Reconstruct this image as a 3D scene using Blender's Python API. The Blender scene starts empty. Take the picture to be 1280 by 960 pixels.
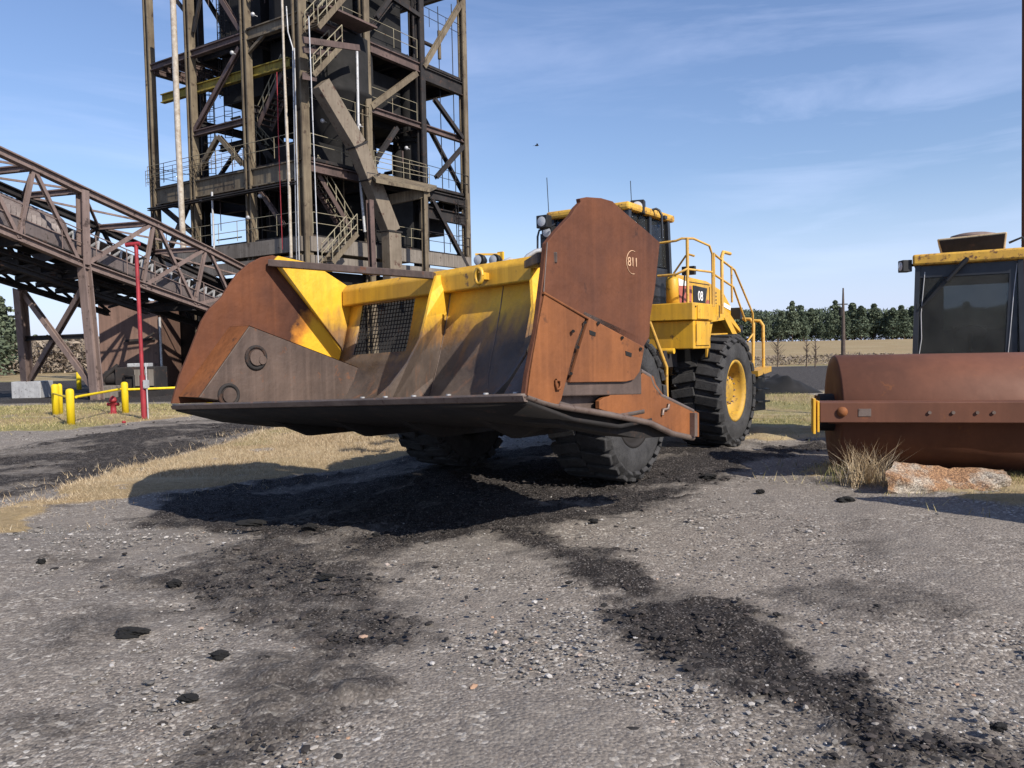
import bpy, bmesh, math, random
import numpy as np
from mathutils import Vector, Matrix, Euler
random.seed(7)
RAD = math.radians
sc = bpy.context.scene
col = sc.collection

# ------------------------------------------------------------------ camera
FPX, PITCH, ROLL, CAMZ = 965.0, 2.6, 1.15, 1.7
_F = Vector((0, math.cos(RAD(PITCH)), -math.sin(RAD(PITCH))))
_U0 = Vector((0, math.sin(RAD(PITCH)), math.cos(RAD(PITCH))))
_X = Vector((1, 0, 0))
_R = _X*math.cos(RAD(ROLL)) - _U0*math.sin(RAD(ROLL))
_U = _X*math.sin(RAD(ROLL)) + _U0*math.cos(RAD(ROLL))
CAM = Vector((0, 0, CAMZ))
cd = bpy.data.cameras.new('camera'); cam = bpy.data.objects.new('camera', cd); col.objects.link(cam)
cd.sensor_width = 36; cd.lens = FPX/1280*36; cd.clip_end = 6000; cd.clip_start = 0.05
m3 = Matrix((( _R.x, _U.x, -_F.x), (_R.y, _U.y, -_F.y), (_R.z, _U.z, -_F.z)))
cam.matrix_world = Matrix.Translation(CAM) @ m3.to_4x4()
sc.camera = cam

# ------------------------------------------------------------------ light and sky
SUN_AZ = math.atan2(.66, -.75); SUN_EL = RAD(37)
w = bpy.data.worlds.new('World'); sc.world = w; w.use_nodes = True
nt = w.node_tree; nt.nodes.clear()
def N(nt, t, **k):
    n = nt.nodes.new(t)
    for a, b in k.items(): setattr(n, a, b)
    return n
out = N(nt, 'ShaderNodeOutputWorld'); bg = N(nt, 'ShaderNodeBackground'); sky = N(nt, 'ShaderNodeTexSky')
sky.sky_type = 'NISHITA'; sky.sun_disc = False; sky.sun_elevation = SUN_EL; sky.sun_rotation = SUN_AZ
sky.air_density = 1.25; sky.dust_density = .6; sky.ozone_density = 3.5
bg.inputs[1].default_value = 0.080
tc = N(nt, 'ShaderNodeTexCoord')
# thin cirrus: noise stretched along the wind, on the sky dome
mp = N(nt, 'ShaderNodeMapping'); mp.inputs['Rotation'].default_value = (0.1, -0.30, 0.35); mp.inputs['Scale'].default_value = (1.1, 1.6, 7.5)
n1 = N(nt, 'ShaderNodeTexNoise'); n1.inputs['Scale'].default_value = 1.6; n1.inputs['Detail'].default_value = 9; n1.inputs['Roughness'].default_value = .58; n1.inputs['Distortion'].default_value = .6
n2 = N(nt, 'ShaderNodeTexNoise'); n2.inputs['Scale'].default_value = 2.2; n2.inputs['Detail'].default_value = 3
r1 = N(nt, 'ShaderNodeMapRange'); r1.inputs[1].default_value = .50; r1.inputs[2].default_value = .74
r2 = N(nt, 'ShaderNodeMapRange'); r2.inputs[1].default_value = .36; r2.inputs[2].default_value = .66
mu = N(nt, 'ShaderNodeMath', operation='MULTIPLY'); mu2 = N(nt, 'ShaderNodeMath', operation='MULTIPLY'); mu2.inputs[1].default_value = .36
mx = N(nt, 'ShaderNodeMix', data_type='RGBA'); mx.inputs[7].default_value = (8.6, 9.4, 10.8, 1)
L = nt.links.new
L(tc.outputs['Generated'], mp.inputs[0]); L(mp.outputs[0], n1.inputs[0]); L(tc.outputs['Generated'], n2.inputs[0])
L(n1.outputs[0], r1.inputs[0]); L(n2.outputs[0], r2.inputs[0]); L(r1.outputs[0], mu.inputs[0]); L(r2.outputs[0], mu.inputs[1]); L(mu.outputs[0], mu2.inputs[0])
L(mu2.outputs[0], mx.inputs[0]); L(sky.outputs[0], mx.inputs[6]); 
sx = N(nt, 'ShaderNodeSeparateXYZ'); L(tc.outputs['Generated'], sx.inputs[0]); hz_ = N(nt, 'ShaderNodeMapRange'); hz_.inputs[1].default_value = .0; hz_.inputs[2].default_value = .22; hz_.inputs[3].default_value = .62; hz_.inputs[4].default_value = 0; hz_.interpolation_type = 'SMOOTHSTEP'; L(sx.outputs[2], hz_.inputs[0])
hm = N(nt, 'ShaderNodeMix', data_type='RGBA'); hm.inputs[7].default_value = (5.0, 6.2, 8.2, 1); L(hz_.outputs[0], hm.inputs[0]); L(mx.outputs[2], hm.inputs[6])
tm = N(nt, 'ShaderNodeMix', data_type='RGBA', blend_type='MULTIPLY'); tm.inputs[0].default_value = 1; tm.inputs[7].default_value = (1.24, 1.22, 1.40, 1); L(hm.outputs[2], tm.inputs[6]); L(tm.outputs[2], bg.inputs[0]); L(bg.outputs[0], out.inputs[0])
sd = bpy.data.lights.new('sun', 'SUN'); sd.energy = 5.0; sd.angle = RAD(.53); sd.color = (1, .93, .82)
sun = bpy.data.objects.new('sun', sd); col.objects.link(sun)
SUND = Vector((math.sin(SUN_AZ)*math.cos(SUN_EL), math.cos(SUN_AZ)*math.cos(SUN_EL), math.sin(SUN_EL)))
sun.rotation_euler = SUND.to_track_quat('Z', 'Y').to_euler(); sun.location = (20, -20, 30)
vs = sc.view_settings; vs.view_transform = 'Standard'; vs.look = 'None'; vs.gamma = 1; vs.use_curve_mapping = False; vs.exposure = 0.46
sc.cycles.max_bounces = 6

# ------------------------------------------------------------------ placing helpers
def ray(px, py):
    d = _F + _R*((px-640)/FPX) - _U*((py-480)/FPX)
    return d
def PD(px, py, D):
    d = ray(px, py); return CAM + d*(D/d.y)
def hit(px, py, p0, n):
    d = ray(px, py); n = Vector(n); t = (Vector(p0)-CAM).dot(n)/d.dot(n); return CAM + d*t
def GP(px, py, z=0): return hit(px, py, (0, 0, z), (0, 0, 1))
def V(*a): return Vector(a)

# ------------------------------------------------------------------ mesh builder
def rootM(o):
    while o.parent: o = o.parent
    return o.matrix_basis.copy()
def tag(o, label=None, cat=None, group=None, kind=None):
    if label: o['label'] = label
    if cat: o['category'] = cat
    if group: o['group'] = group
    if kind: o['kind'] = kind
    return o
def empty(name, loc, rz=0, label=None, cat=None, group=None):
    o = bpy.data.objects.new(name, None); col.objects.link(o); o.location = loc; o.rotation_euler = (0, 0, rz)
    o.empty_display_size = .3
    return tag(o, label, cat, group)
class MB:
    def __init__(s): s.v = []; s.f = []; s.sm = []
    def add(s, vs, fs, smooth=False):
        b = len(s.v); s.v += [tuple(v) for v in vs]
        for f in fs: s.f.append(tuple(b+i for i in f)); s.sm.append(smooth)
    def box(s, c, size, ax=None):
        c = Vector(c); x, y, z = ax if ax else (V(1,0,0), V(0,1,0), V(0,0,1))
        hx, hy, hz = [k/2 for k in size]
        vs = [c + x*(i*hx) + y*(j*hy) + z*(k*hz) for i in (-1,1) for j in (-1,1) for k in (-1,1)]
        s.add(vs, [(0,1,3,2),(4,6,7,5),(0,4,5,1),(2,3,7,6),(0,2,6,4),(1,5,7,3)])
    def beam(s, p0, p1, w, h, up=(0,0,1)):
        p0 = Vector(p0); p1 = Vector(p1); d = (p1-p0); L_ = d.length
        if L_ < 1e-6: return
        d.normalize(); u = Vector(up)
        if abs(d.dot(u.normalized())) > .98: u = Vector((.96, -.28, 0)) if abs(d.z) > .9 else Vector((0,0,1))
        sd_ = d.cross(u).normalized(); u = sd_.cross(d).normalized()
        s.box((p0+p1)/2, (L_, w, h), (d, sd_, u))
    def ibeam(s, p0, p1, w, h, up=(0,0,1), t=.05):
        p0 = Vector(p0); p1 = Vector(p1); d = (p1-p0).normalized(); u = Vector(up)
        if abs(d.dot(u.normalized())) > .98: u = Vector((.85, -.52, 0))
        sd_ = d.cross(u).normalized(); u = sd_.cross(d).normalized()
        L_ = (p1-p0).length; c = (p0+p1)/2
        s.box(c+u*(h/2-t/2), (L_, w, t), (d, sd_, u)); s.box(c-u*(h/2-t/2), (L_, w, t), (d, sd_, u))
        s.box(c, (L_, t, h-2*t), (d, sd_, u))
    def tube(s, pts, r, n=8, caps=True):
        pts = [Vector(p) for p in pts]; rings = []
        rr = r if isinstance(r, (list, tuple)) else [r]*len(pts)
        ref = None
        for i, p in enumerate(pts):
            if i == 0: d = pts[1]-p
            elif i == len(pts)-1: d = p-pts[-2]
            else: d = (pts[i+1]-p).normalized()+(p-pts[i-1]).normalized()
            d.normalize()
            if ref is None: ref = V(0,0,1) if abs(d.z) < .9 else V(1,0,0)
            a = d.cross(ref)
            if a.length < 1e-4: a = d.cross(V(.3,1,.2))
            a.normalize(); b = d.cross(a).normalized(); ref = a.cross(d)
            rings.append([p + a*(math.cos(2*math.pi*k/n)*rr[i]) + b*(math.sin(2*math.pi*k/n)*rr[i]) for k in range(n)])
        vs = [v for q in rings for v in q]; fs = []
        for i in range(len(pts)-1):
            for k in range(n): fs.append((i*n+k, i*n+(k+1)%n, (i+1)*n+(k+1)%n, (i+1)*n+k))
        s.add(vs, fs, True)
        if caps:
            s.add(rings[0], [tuple(range(n-1, -1, -1))]); s.add(rings[-1], [tuple(range(n))])
    def prism(s, poly, off):
        """poly: list of points (planar), off: extrusion vector"""
        n = len(poly); off = Vector(off); a = [Vector(p) for p in poly]; b = [p+off for p in a]
        s.add(a+b, [tuple(range(n-1,-1,-1)), tuple(range(n, 2*n))] + [(i, (i+1)%n, n+(i+1)%n, n+i) for i in range(n)])
    def lathe(s, prof, c, ax, n=32, smooth=True):
        """prof: (offset along axis, radius)"""
        c = Vector(c); ax = Vector(ax).normalized(); a = ax.cross(V(0,0,1))
        if a.length < .1: a = V(1,0,0)
        a.normalize(); b = ax.cross(a).normalized(); vs = []; fs = []; m = len(prof)
        for k in range(n):
            t = 2*math.pi*k/n; d = a*math.cos(t)+b*math.sin(t)
            for (o, r) in prof: vs.append(c+ax*o+d*r)
        for k in range(n):
            k2 = (k+1)%n
            for i in range(m-1): fs.append((k*m+i, k*m+i+1, k2*m+i+1, k2*m+i))
        s.add(vs, fs, smooth)
    def disc(s, c, ax, r, n=24):
        c = Vector(c); ax = Vector(ax).normalized(); a = ax.cross(V(0,0,1))
        if a.length < .1: a = V(1,0,0)
        a.normalize(); b = ax.cross(a)
        s.add([c+a*(r*math.cos(2*math.pi*k/n))+b*(r*math.sin(2*math.pi*k/n)) for k in range(n)], [tuple(range(n))])
    def grid(s, rows, smooth=True, closed=False):
        m = len(rows[0]); vs = [p for r in rows for p in r]; fs = []
        for i in range(len(rows)-1):
            for j in range(m-1): fs.append((i*m+j, i*m+j+1, (i+1)*m+j+1, (i+1)*m+j))
        s.add(vs, fs, smooth)
    def build(s, name, mat, parent=None, bevel=0, label=None, fixn=True, solid=0):
        me = bpy.data.meshes.new(name); vs = s.v
        if parent is not None:
            mi = rootM(parent).inverted(); vs = [tuple(mi @ Vector(v)) for v in s.v]
        me.from_pydata(vs, [], s.f); me.polygons.foreach_set('use_smooth', s.sm); me.update()
        if fixn:
            bm = bmesh.new(); bm.from_mesh(me); bmesh.ops.recalc_face_normals(bm, faces=bm.faces); bm.to_mesh(me); bm.free()
        o = bpy.data.objects.new(name, me); col.objects.link(o)
        for m_ in (mat if isinstance(mat, list) else [mat]): me.materials.append(m_)
        if parent is not None: o.parent = parent
        if solid:
            md = o.modifiers.new('solid', 'SOLIDIFY'); md.thickness = solid; md.offset = 0
        if bevel:
            md = o.modifiers.new('bevel', 'BEVEL'); md.width = bevel; md.segments = 2; md.limit_method = 'ANGLE'
        if label: o['label'] = label
        return o

# ------------------------------------------------------------------ materials
def new_mat(name):
    m = bpy.data.materials.new(name); m.use_nodes = True; nt = m.node_tree; nt.nodes.clear()
    o = N(nt, 'ShaderNodeOutputMaterial'); b = N(nt, 'ShaderNodeBsdfPrincipled'); nt.links.new(b.outputs[0], o.inputs[0])
    return m, nt, b
def c4(c): return (c[0], c[1], c[2], 1)
def noise(nt, scale, detail=6, rough=.6, vec=None, scl=None, dist=0, loc=(0,0,0)):
    n = N(nt, 'ShaderNodeTexNoise'); n.inputs['Scale'].default_value = scale; n.inputs['Detail'].default_value = detail
    n.inputs['Roughness'].default_value = rough; n.inputs['Distortion'].default_value = dist
    t = N(nt, 'ShaderNodeTexCoord') if vec is None else None
    v = t.outputs['Object'] if t else vec
    if scl or loc != (0,0,0):
        mp = N(nt, 'ShaderNodeMapping'); mp.inputs['Scale'].default_value = scl or (1,1,1); mp.inputs['Location'].default_value = loc
        nt.links.new(v, mp.inputs[0]); v = mp.outputs[0]
    nt.links.new(v, n.inputs[0]); return n.outputs[0]
def rng(nt, x, a, b, c=0, d=1):
    r = N(nt, 'ShaderNodeMapRange'); r.inputs[1].default_value = a; r.inputs[2].default_value = b; r.inputs[3].default_value = c; r.inputs[4].default_value = d
    nt.links.new(x, r.inputs[0]); return r.outputs[0]
def mix(nt, f, a, b, mode='MIX'):
    m = N(nt, 'ShaderNodeMix', data_type='RGBA', blend_type=mode)
    for s, x in ((0, f), (6, a), (7, b)):
        if isinstance(x, (tuple, list)): m.inputs[s].default_value = c4(x)
        elif isinstance(x, (int, float)): m.inputs[s].default_value = x
        else: nt.links.new(x, m.inputs[s])
    return m.outputs[2]
def math_(nt, op, a, b=None):
    m = N(nt, 'ShaderNodeMath', operation=op); m.use_clamp = op in ('ADD', 'SUBTRACT') and False
    for i, x in enumerate((a, b)):
        if x is None: continue
        if isinstance(x, (int, float)): m.inputs[i].default_value = x
        else: nt.links.new(x, m.inputs[i])
    return m.outputs[0]
def bump(nt, b, h, strength=.4, dist=.02):
    n = N(nt, 'ShaderNodeBump'); n.inputs['Strength'].default_value = strength; n.inputs['Distance'].default_value = dist
    nt.links.new(h, n.inputs['Height']); nt.links.new(n.outputs[0], b.inputs['Normal'])
def pmat(name, c1, c2, c3=None, scale=1.5, rough=.65, bmp=.3, streak=0, metal=0, spots=.6, dirt=None, spec=.35, dent=0):
    m, nt, b = new_mat(name)
    n1 = noise(nt, scale, 8, .62); c = mix(nt, rng(nt, n1, .32, .68), c1, c2)
    if streak:
        s = noise(nt, 3, 6, .6, scl=(3, 3, .18)); c = mix(nt, rng(nt, s, .42, .75, 0, streak), c, tuple(k*.45 for k in c2))
        s2 = noise(nt, 3, 6, .6, scl=(4, 4, .15), loc=(7,3,1)); c = mix(nt, rng(nt, s2, .5, .8, 0, streak), c, tuple(min(1, k*1.5) for k in c1))
    if c3:
        n3 = noise(nt, scale*3.3, 10, .7, loc=(3,9,4)); c = mix(nt, rng(nt, n3, spots-.03, spots+.05), c, c3)
    if dirt:
        n4 = noise(nt, .8, 7, .6, loc=(5,1,7)); c = mix(nt, rng(nt, n4, .45, .75, 0, .7), c, dirt)
    nt.links.new(c, b.inputs['Base Color']); b.inputs['Metallic'].default_value = metal
    nt.links.new(rng(nt, n1, .3, .7, rough-.1, min(1, rough+.15)), b.inputs['Roughness']); b.inputs['Specular IOR Level'].default_value = spec
    if dent: bump(nt, b, math_(nt, 'ADD', noise(nt, 2.0, 4, .5, loc=(1,2,3)), math_(nt, 'MULTIPLY', noise(nt, scale*14, 6, .6), .12)), .8, dent)
    elif bmp: bump(nt, b, noise(nt, scale*14, 6, .6), bmp, .01)
    return m
M = {}
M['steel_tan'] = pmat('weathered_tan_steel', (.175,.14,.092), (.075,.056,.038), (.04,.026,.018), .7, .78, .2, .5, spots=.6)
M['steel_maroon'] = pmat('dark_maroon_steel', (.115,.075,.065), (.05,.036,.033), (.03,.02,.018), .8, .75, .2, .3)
M['steel_dark'] = pmat('dark_steel', (.028,.024,.023), (.012,.011,.012), (.06,.032,.022), 1.0, .85, .2, .15)  # dark base, mostly for inner, far and lower members
M['steel_brown'] = pmat('brown_painted_steel', (.205,.15,.132), (.12,.086,.077), (.055,.038,.033), .8, .72, .15, .35)
M['coal_shade_black'] = pmat('coal_dust_shade_black', (.012,.011,.011), (.005,.005,.005), None, 1.0, .9, .3)  # coal and dust black; on tower machinery it also stands in for shade
M['concrete'] = pmat('stained_concrete', (.195,.17,.145), (.115,.097,.08), (.06,.045,.035), .7, .85, .3, .55, spots=.62)
M['galv'] = pmat('galvanised_sheet', (.50,.50,.50), (.33,.33,.34), (.15,.14,.13), 3, .5, .1, .3, metal=.3)
M['pipe_white'] = pmat('wrapped_white_pipe', (.46,.42,.36), (.27,.22,.17), (.2,.13,.08), 3.5, .6, .2, 0)
M['cover'] = pmat('cover_sheet', (.15,.125,.12), (.10,.08,.078), (.05,.04,.035), 1, .55, .1, .3, metal=.1)
M['rail'] = pmat('railing_paint', (.28,.25,.17), (.17,.145,.10), (.14,.07,.04), 1.5, .7, 0)
M['yellow'] = pmat('machine_yellow_paint', (.66,.37,.026), (.50,.265,.02), (.10,.055,.025), 1.8, .48, .08, .45, spots=.635, dirt=(.22,.145,.06), spec=.5)
M['yellow_rail'] = pmat('handrail_yellow_paint', (.62,.36,.06), (.42,.24,.06), (.16,.08,.04), 5, .5, 0)
M['safety'] = pmat('bollard_yellow_paint', (.72,.54,.01), (.58,.40,.01), (.22,.15,.05), 3, .6, .05, .4, spots=.66)
M['crane_yellow'] = pmat('faded_crane_yellow', (.27,.20,.025), (.14,.105,.025), (.05,.04,.03), 1.5, .8, .1, .4)
M['red'] = pmat('red_pipe_paint', (.30,.022,.03), (.19,.016,.022), (.10,.03,.02), 3, .6, .05, .4)
M['rust'] = pmat('rust_plate', (.150,.056,.026), (.070,.033,.025), (.04,.022,.018), .7, .72, .25, .22, spots=.66, spec=.12, dent=.07)
M['rust_hot'] = pmat('orange_rust_plate', (.235,.088,.032), (.125,.05,.025), (.06,.03,.02), 1.1, .66, .2, .32, spec=.15, dent=.05)
M['wear'] = pmat('polished_wear_steel', (.12,.085,.070), (.052,.037,.032), (.16,.065,.032), 1.2, .6, .2, .4, dent=.05, metal=.1, spots=.63)
M['under'] = pmat('shade_black_steel', (.018,.015,.014), (.009,.008,.008), (.04,.024,.018), 1.5, .85, .3, 0)  # shade below the bucket put into a near-black base colour
M['edge'] = pmat('scraped_edge_steel', (.20,.155,.13), (.12,.085,.07), (.08,.05,.04), 4, .45, .2, 0, metal=.4)
M['drum'] = pmat('rusted_drum_steel', (.145,.060,.036), (.09,.040,.027), (.18,.07,.03), .9, .62, .12, .15, spots=.66, spec=.2)
M['black'] = pmat('black_rubber_plastic', (.018,.018,.019), (.010,.010,.011), None, 3, .5, .05)
M['cabframe'] = pmat('cab_black_paint', (.03,.032,.037), (.015,.016,.02), None, 2, .35, 0)
M['dirt_yellow'] = pmat('stained_roof_yellow', (.66,.38,.05), (.42,.23,.05), (.13,.06,.03), 3.5, .6, .1, .3, spots=.57)
M['cream'] = pmat('faded_cream_panel', (.62,.50,.33), (.45,.34,.2), (.2,.1,.05), 3, .6, .1, .3)
M['brick'] = pmat('brown_metal_cladding', (.165,.10,.075), (.125,.075,.058), (.07,.045,.035), .7, .7, .1, .5)
M['white'] = pmat('white_decal', (.8,.8,.8), (.7,.7,.7), None, 3, .5, 0)
M['red_decal'] = pmat('faded_red_decal', (.36,.10,.07), (.30,.08,.06), None, 3, .5, 0)
M['decal_line'] = pmat('worn_decal_paint', (.60,.40,.25), (.42,.25,.15), None, 8, .6, 0)
M['wood'] = pmat('weathered_pole_wood', (.10,.075,.06), (.06,.045,.04), None, 3, .9, .2)
M['bark'] = pmat('pine_bark', (.12,.085,.065), (.07,.05,.04), None, 3, .9, .3)
# tyre rubber with grey dust
def tyre_mat():
    m, nt, b = new_mat('dusty_tyre_rubber')
    n = noise(nt, 3, 8, .65); n2 = noise(nt, 22, 6, .7, loc=(2,2,2))
    c = mix(nt, rng(nt, n, .35, .7), (.017,.016,.017), (.05,.049,.05)); c = mix(nt, rng(nt, n2, .5, .7), c, (.011,.011,.012))
    nt.links.new(c, b.inputs['Base Color']); b.inputs['Roughness'].default_value = .85
    bump(nt, b, noise(nt, 30, 6, .7), .5, .02); return m
M['tyre'] = tyre_mat()
def glass_mat(name, c, r=.08):
    m, nt, b = new_mat(name); b.inputs['Base Color'].default_value = c4(c)
    nt.links.new(rng(nt, noise(nt, 2.5, 6, .6), .3, .7, r, r+.18), b.inputs['Roughness'])
    cc = mix(nt, rng(nt, noise(nt, 1.3, 7, .6), .4, .75, 0, .6), c, (.13,.14,.14)); nt.links.new(cc, b.inputs['Base Color'])
    b.inputs['Specular IOR Level'].default_value = .6; return m
M['lens'] = glass_mat('lamp_lens', (.5,.52,.55), .1)
def clear_glass(name, tint, dust):
    m, nt, b = new_mat(name)
    b.inputs['Base Color'].default_value = c4(tint); b.inputs['Roughness'].default_value = .05
    b.inputs['Transmission Weight'].default_value = 1.0; b.inputs['IOR'].default_value = 1.1
    d = N(nt, 'ShaderNodeBsdfDiffuse'); d.inputs[0].default_value = (.30,.30,.28,1)
    ms = N(nt, 'ShaderNodeMixShader'); nt.links.new(rng(nt, noise(nt, 2, 6, .6), .3, .7, dust*.5, dust*1.3), ms.inputs[0])
    nt.links.new(b.outputs[0], ms.inputs[1]); nt.links.new(d.outputs[0], ms.inputs[2])
    nt.links.new(ms.outputs[0], [n for n in nt.nodes if n.type == 'OUTPUT_MATERIAL'][0].inputs[0]); return m
M['glass'] = clear_glass('dusty_cab_glass', (.22,.25,.27), .09)
M['glass_dark'] = clear_glass('tinted_cab_glass', (.12,.15,.2), .06)
def wing_mat(p):
    m = M['rust'].copy(); m.name = 'rust_plate_with_old_yellow'; nt = m.node_tree; b = [n for n in nt.nodes if n.type == 'BSDF_PRINCIPLED'][0]
    old = b.inputs['Base Color'].links[0].from_socket; t = N(nt, 'ShaderNodeTexCoord'); vm = N(nt, 'ShaderNodeVectorMath', operation='DISTANCE'); nt.links.new(t.outputs['Object'], vm.inputs[0]); vm.inputs[1].default_value = tuple(p)
    d = math_(nt, 'ADD', vm.outputs['Value'], math_(nt, 'MULTIPLY', math_(nt, 'SUBTRACT', noise(nt, 3.5, 8, .65), .5), .55))
    c = mix(nt, rng(nt, d, .95, .62), old, (.05,.024,.018)); c = mix(nt, rng(nt, d, .66, .52), c, (.42,.17,.03)); c = mix(nt, rng(nt, d, .52, .40), c, (.66,.37,.03))
    nt.links.new(c, b.inputs['Base Color']); return m
# bucket lining: yellow paint worn down to steel towards the floor
def bucket_mat():
    m, nt, b = new_mat('worn_bucket_lining')
    t = N(nt, 'ShaderNodeTexCoord'); sp = N(nt, 'ShaderNodeSeparateXYZ'); nt.links.new(t.outputs['Object'], sp.inputs[0])
    st = noise(nt, 2.2, 8, .65); st2 = noise(nt, 4, 6, .6, scl=(1.2, 2.5, .4), loc=(4,4,4)); fine = noise(nt, 18, 8, .7)
    h = math_(nt, 'ADD', sp.outputs[2], math_(nt, 'MULTIPLY', math_(nt, 'SUBTRACT', st, .5), .7))
    h = math_(nt, 'ADD', h, math_(nt, 'MULTIPLY', math_(nt, 'SUBTRACT', st2, .5), .7))
    paint = mix(nt, rng(nt, st2, .35, .7), (.72,.42,.03), (.58,.31,.026))
    paint = mix(nt, rng(nt, fine, .6, .72, 0, .7), paint, (.38,.22,.06))
    steel = mix(nt, rng(nt, st, .35, .7), (.105,.080,.066), (.048,.036,.031)); steel = mix(nt, rng(nt, st2, .55, .75, 0, .8), steel, (.19,.09,.05))  # bare steel tone, darkened further for the shadow inside the bucket
    half = mix(nt, rng(nt, st, .40, .62), (.24,.13,.05), (.07,.045,.03))
    f1 = rng(nt, h, 1.66, 1.84); f2 = rng(nt, h, 1.90, 2.24)
    c = mix(nt, f2, mix(nt, f1, steel, half), paint)
    nt.links.new(c, b.inputs['Base Color']); b.inputs['Roughness'].default_value = .5
    
    bump(nt, b, math_(nt, 'ADD', noise(nt, 2.2, 4, .5, loc=(1,2,3)), math_(nt, 'MULTIPLY', fine, .1)), .8, .05); return m
M['bucket'] = bucket_mat()

# ------------------------------------------------------------------ numpy value noise
def vnoise(x, y, seed=0):
    xi = np.floor(x).astype(np.int64); yi = np.floor(y).astype(np.int64); xf = x-xi; yf = y-yi
    def hsh(a, b):
        h = (a*374761393 + b*668265263 + seed*1442695041) & 0xffffffff
        h = ((h ^ (h >> 13))*1274126177) & 0xffffffff
        return ((h ^ (h >> 16)) & 0xffff)/65535.0
    u = xf*xf*(3-2*xf); v = yf*yf*(3-2*yf)
    return (hsh(xi,yi)*(1-u)+hsh(xi+1,yi)*u)*(1-v) + (hsh(xi,yi+1)*(1-u)+hsh(xi+1,yi+1)*u)*v
def fbm(x, y, sc_=1, o=5, seed=0, g=.5):
    a = 1; t = 0; s = 0; x = np.asarray(x, float); y = np.asarray(y, float)
    for k in range(o):
        t = t + a*vnoise(x*sc_+k*17.3, y*sc_+k*9.1, seed+k); s += a; a *= g; sc_ *= 2.03
    return t/s
def sstep(x, a, b):
    t = np.clip((x-a)/(b-a), 0, 1); return t*t*(3-2*t)
# ------------------------------------------------------------------ ground cover masks, drawn as areas of the yard in metres
def area(pts, z=0): return np.array([tuple(GP(*p, z).xy) for p in pts])
def sdist(poly, x, y):
    """signed distance, positive inside"""
    d = np.full(x.shape, 1e9); ins = np.zeros(x.shape, bool); n = len(poly)
    for i in range(n):
        ax, ay = poly[i]; bx, by = poly[(i+1) % n]; ex, ey = bx-ax, by-ay
        t = np.clip(((x-ax)*ex+(y-ay)*ey)/(ex*ex+ey*ey+1e-12), 0, 1)
        d = np.minimum(d, np.hypot(x-ax-t*ex, y-ay-t*ey))
        cond = (ay > y) != (by > y)
        with np.errstate(divide='ignore', invalid='ignore'): xi = (bx-ax)*(y-ay)/(by-ay+1e-15)+ax
        ins ^= cond & (x < xi)
    return np.where(ins, d, -d)
COAL_SHADE = [ ([(-60,575),(0,562),(120,548),(250,535),(420,535),(440,545),(300,560),(180,578),(60,605),(-60,625)], .80),
 ([(240,690),(330,655),(450,640),(560,650),(500,700),(540,760),(560,780),(480,820),(420,850),(300,800),(230,760),(180,720)], .68),
 ([(300,790),(480,820),(500,860),(420,900),(380,960),(300,1020),(180,1000),(240,880)], .60),
 ([(560,650),(640,640),(760,680),(860,725),(950,740),(1030,790),(1120,830),(1160,860),(1250,915),(1330,970),(1060,980),(960,880),(870,840),(800,815),(760,770),(700,720),(620,690)], .95),
 ([(160,628),(200,594),(330,578),(470,562),(700,556),(940,560),(1040,545),(1060,560),(960,575),(900,600),(860,625),(700,660),(480,685),(300,662)], 1.0),  # real coal, spread to paint the bucket's cast shadow black
 ([(0,690),(130,690),(260,730),(420,760),(300,775),(120,725)], .52),
 ([(900,820),(1100,830),(1290,900),(1290,1000),(1000,990),(880,880)], .35),
 ([(1040,650),(1120,645),(1150,690),(1090,715),(1050,690)], .38),
 ([(0,740),(200,760),(200,830),(60,850),(-60,800)], .30) ]
COAL_SHADE = [(area(p, -.15 if i == 0 else 0), s_) for i, (p, s_) in enumerate(COAL_SHADE)]
GRASS = [ [(60,610),(140,585),(330,550),(430,538),(500,540),(560,575),(500,582),(420,588),(300,603),(180,620),(60,632)],
 [(-200,512),(0,508),(120,504),(300,506),(300,516),(150,528),(90,537),(0,540),(-200,546)],
 [(925,494),(1060,494),(1060,548),(925,550)],
 [(1000,596),(1040,592),(1110,612),(1230,632),(1300,640),(1340,590),(1300,580),(1050,575)],
 [(-40,610),(60,600),(40,640),(-40,650)] ]
GRASS = [area(p, -.24 if i == 0 else 0) for i, p in enumerate(GRASS)]
YARD_L = area([(-900,512),(-900,476),(620,468),(620,500),(0,505)])
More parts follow.
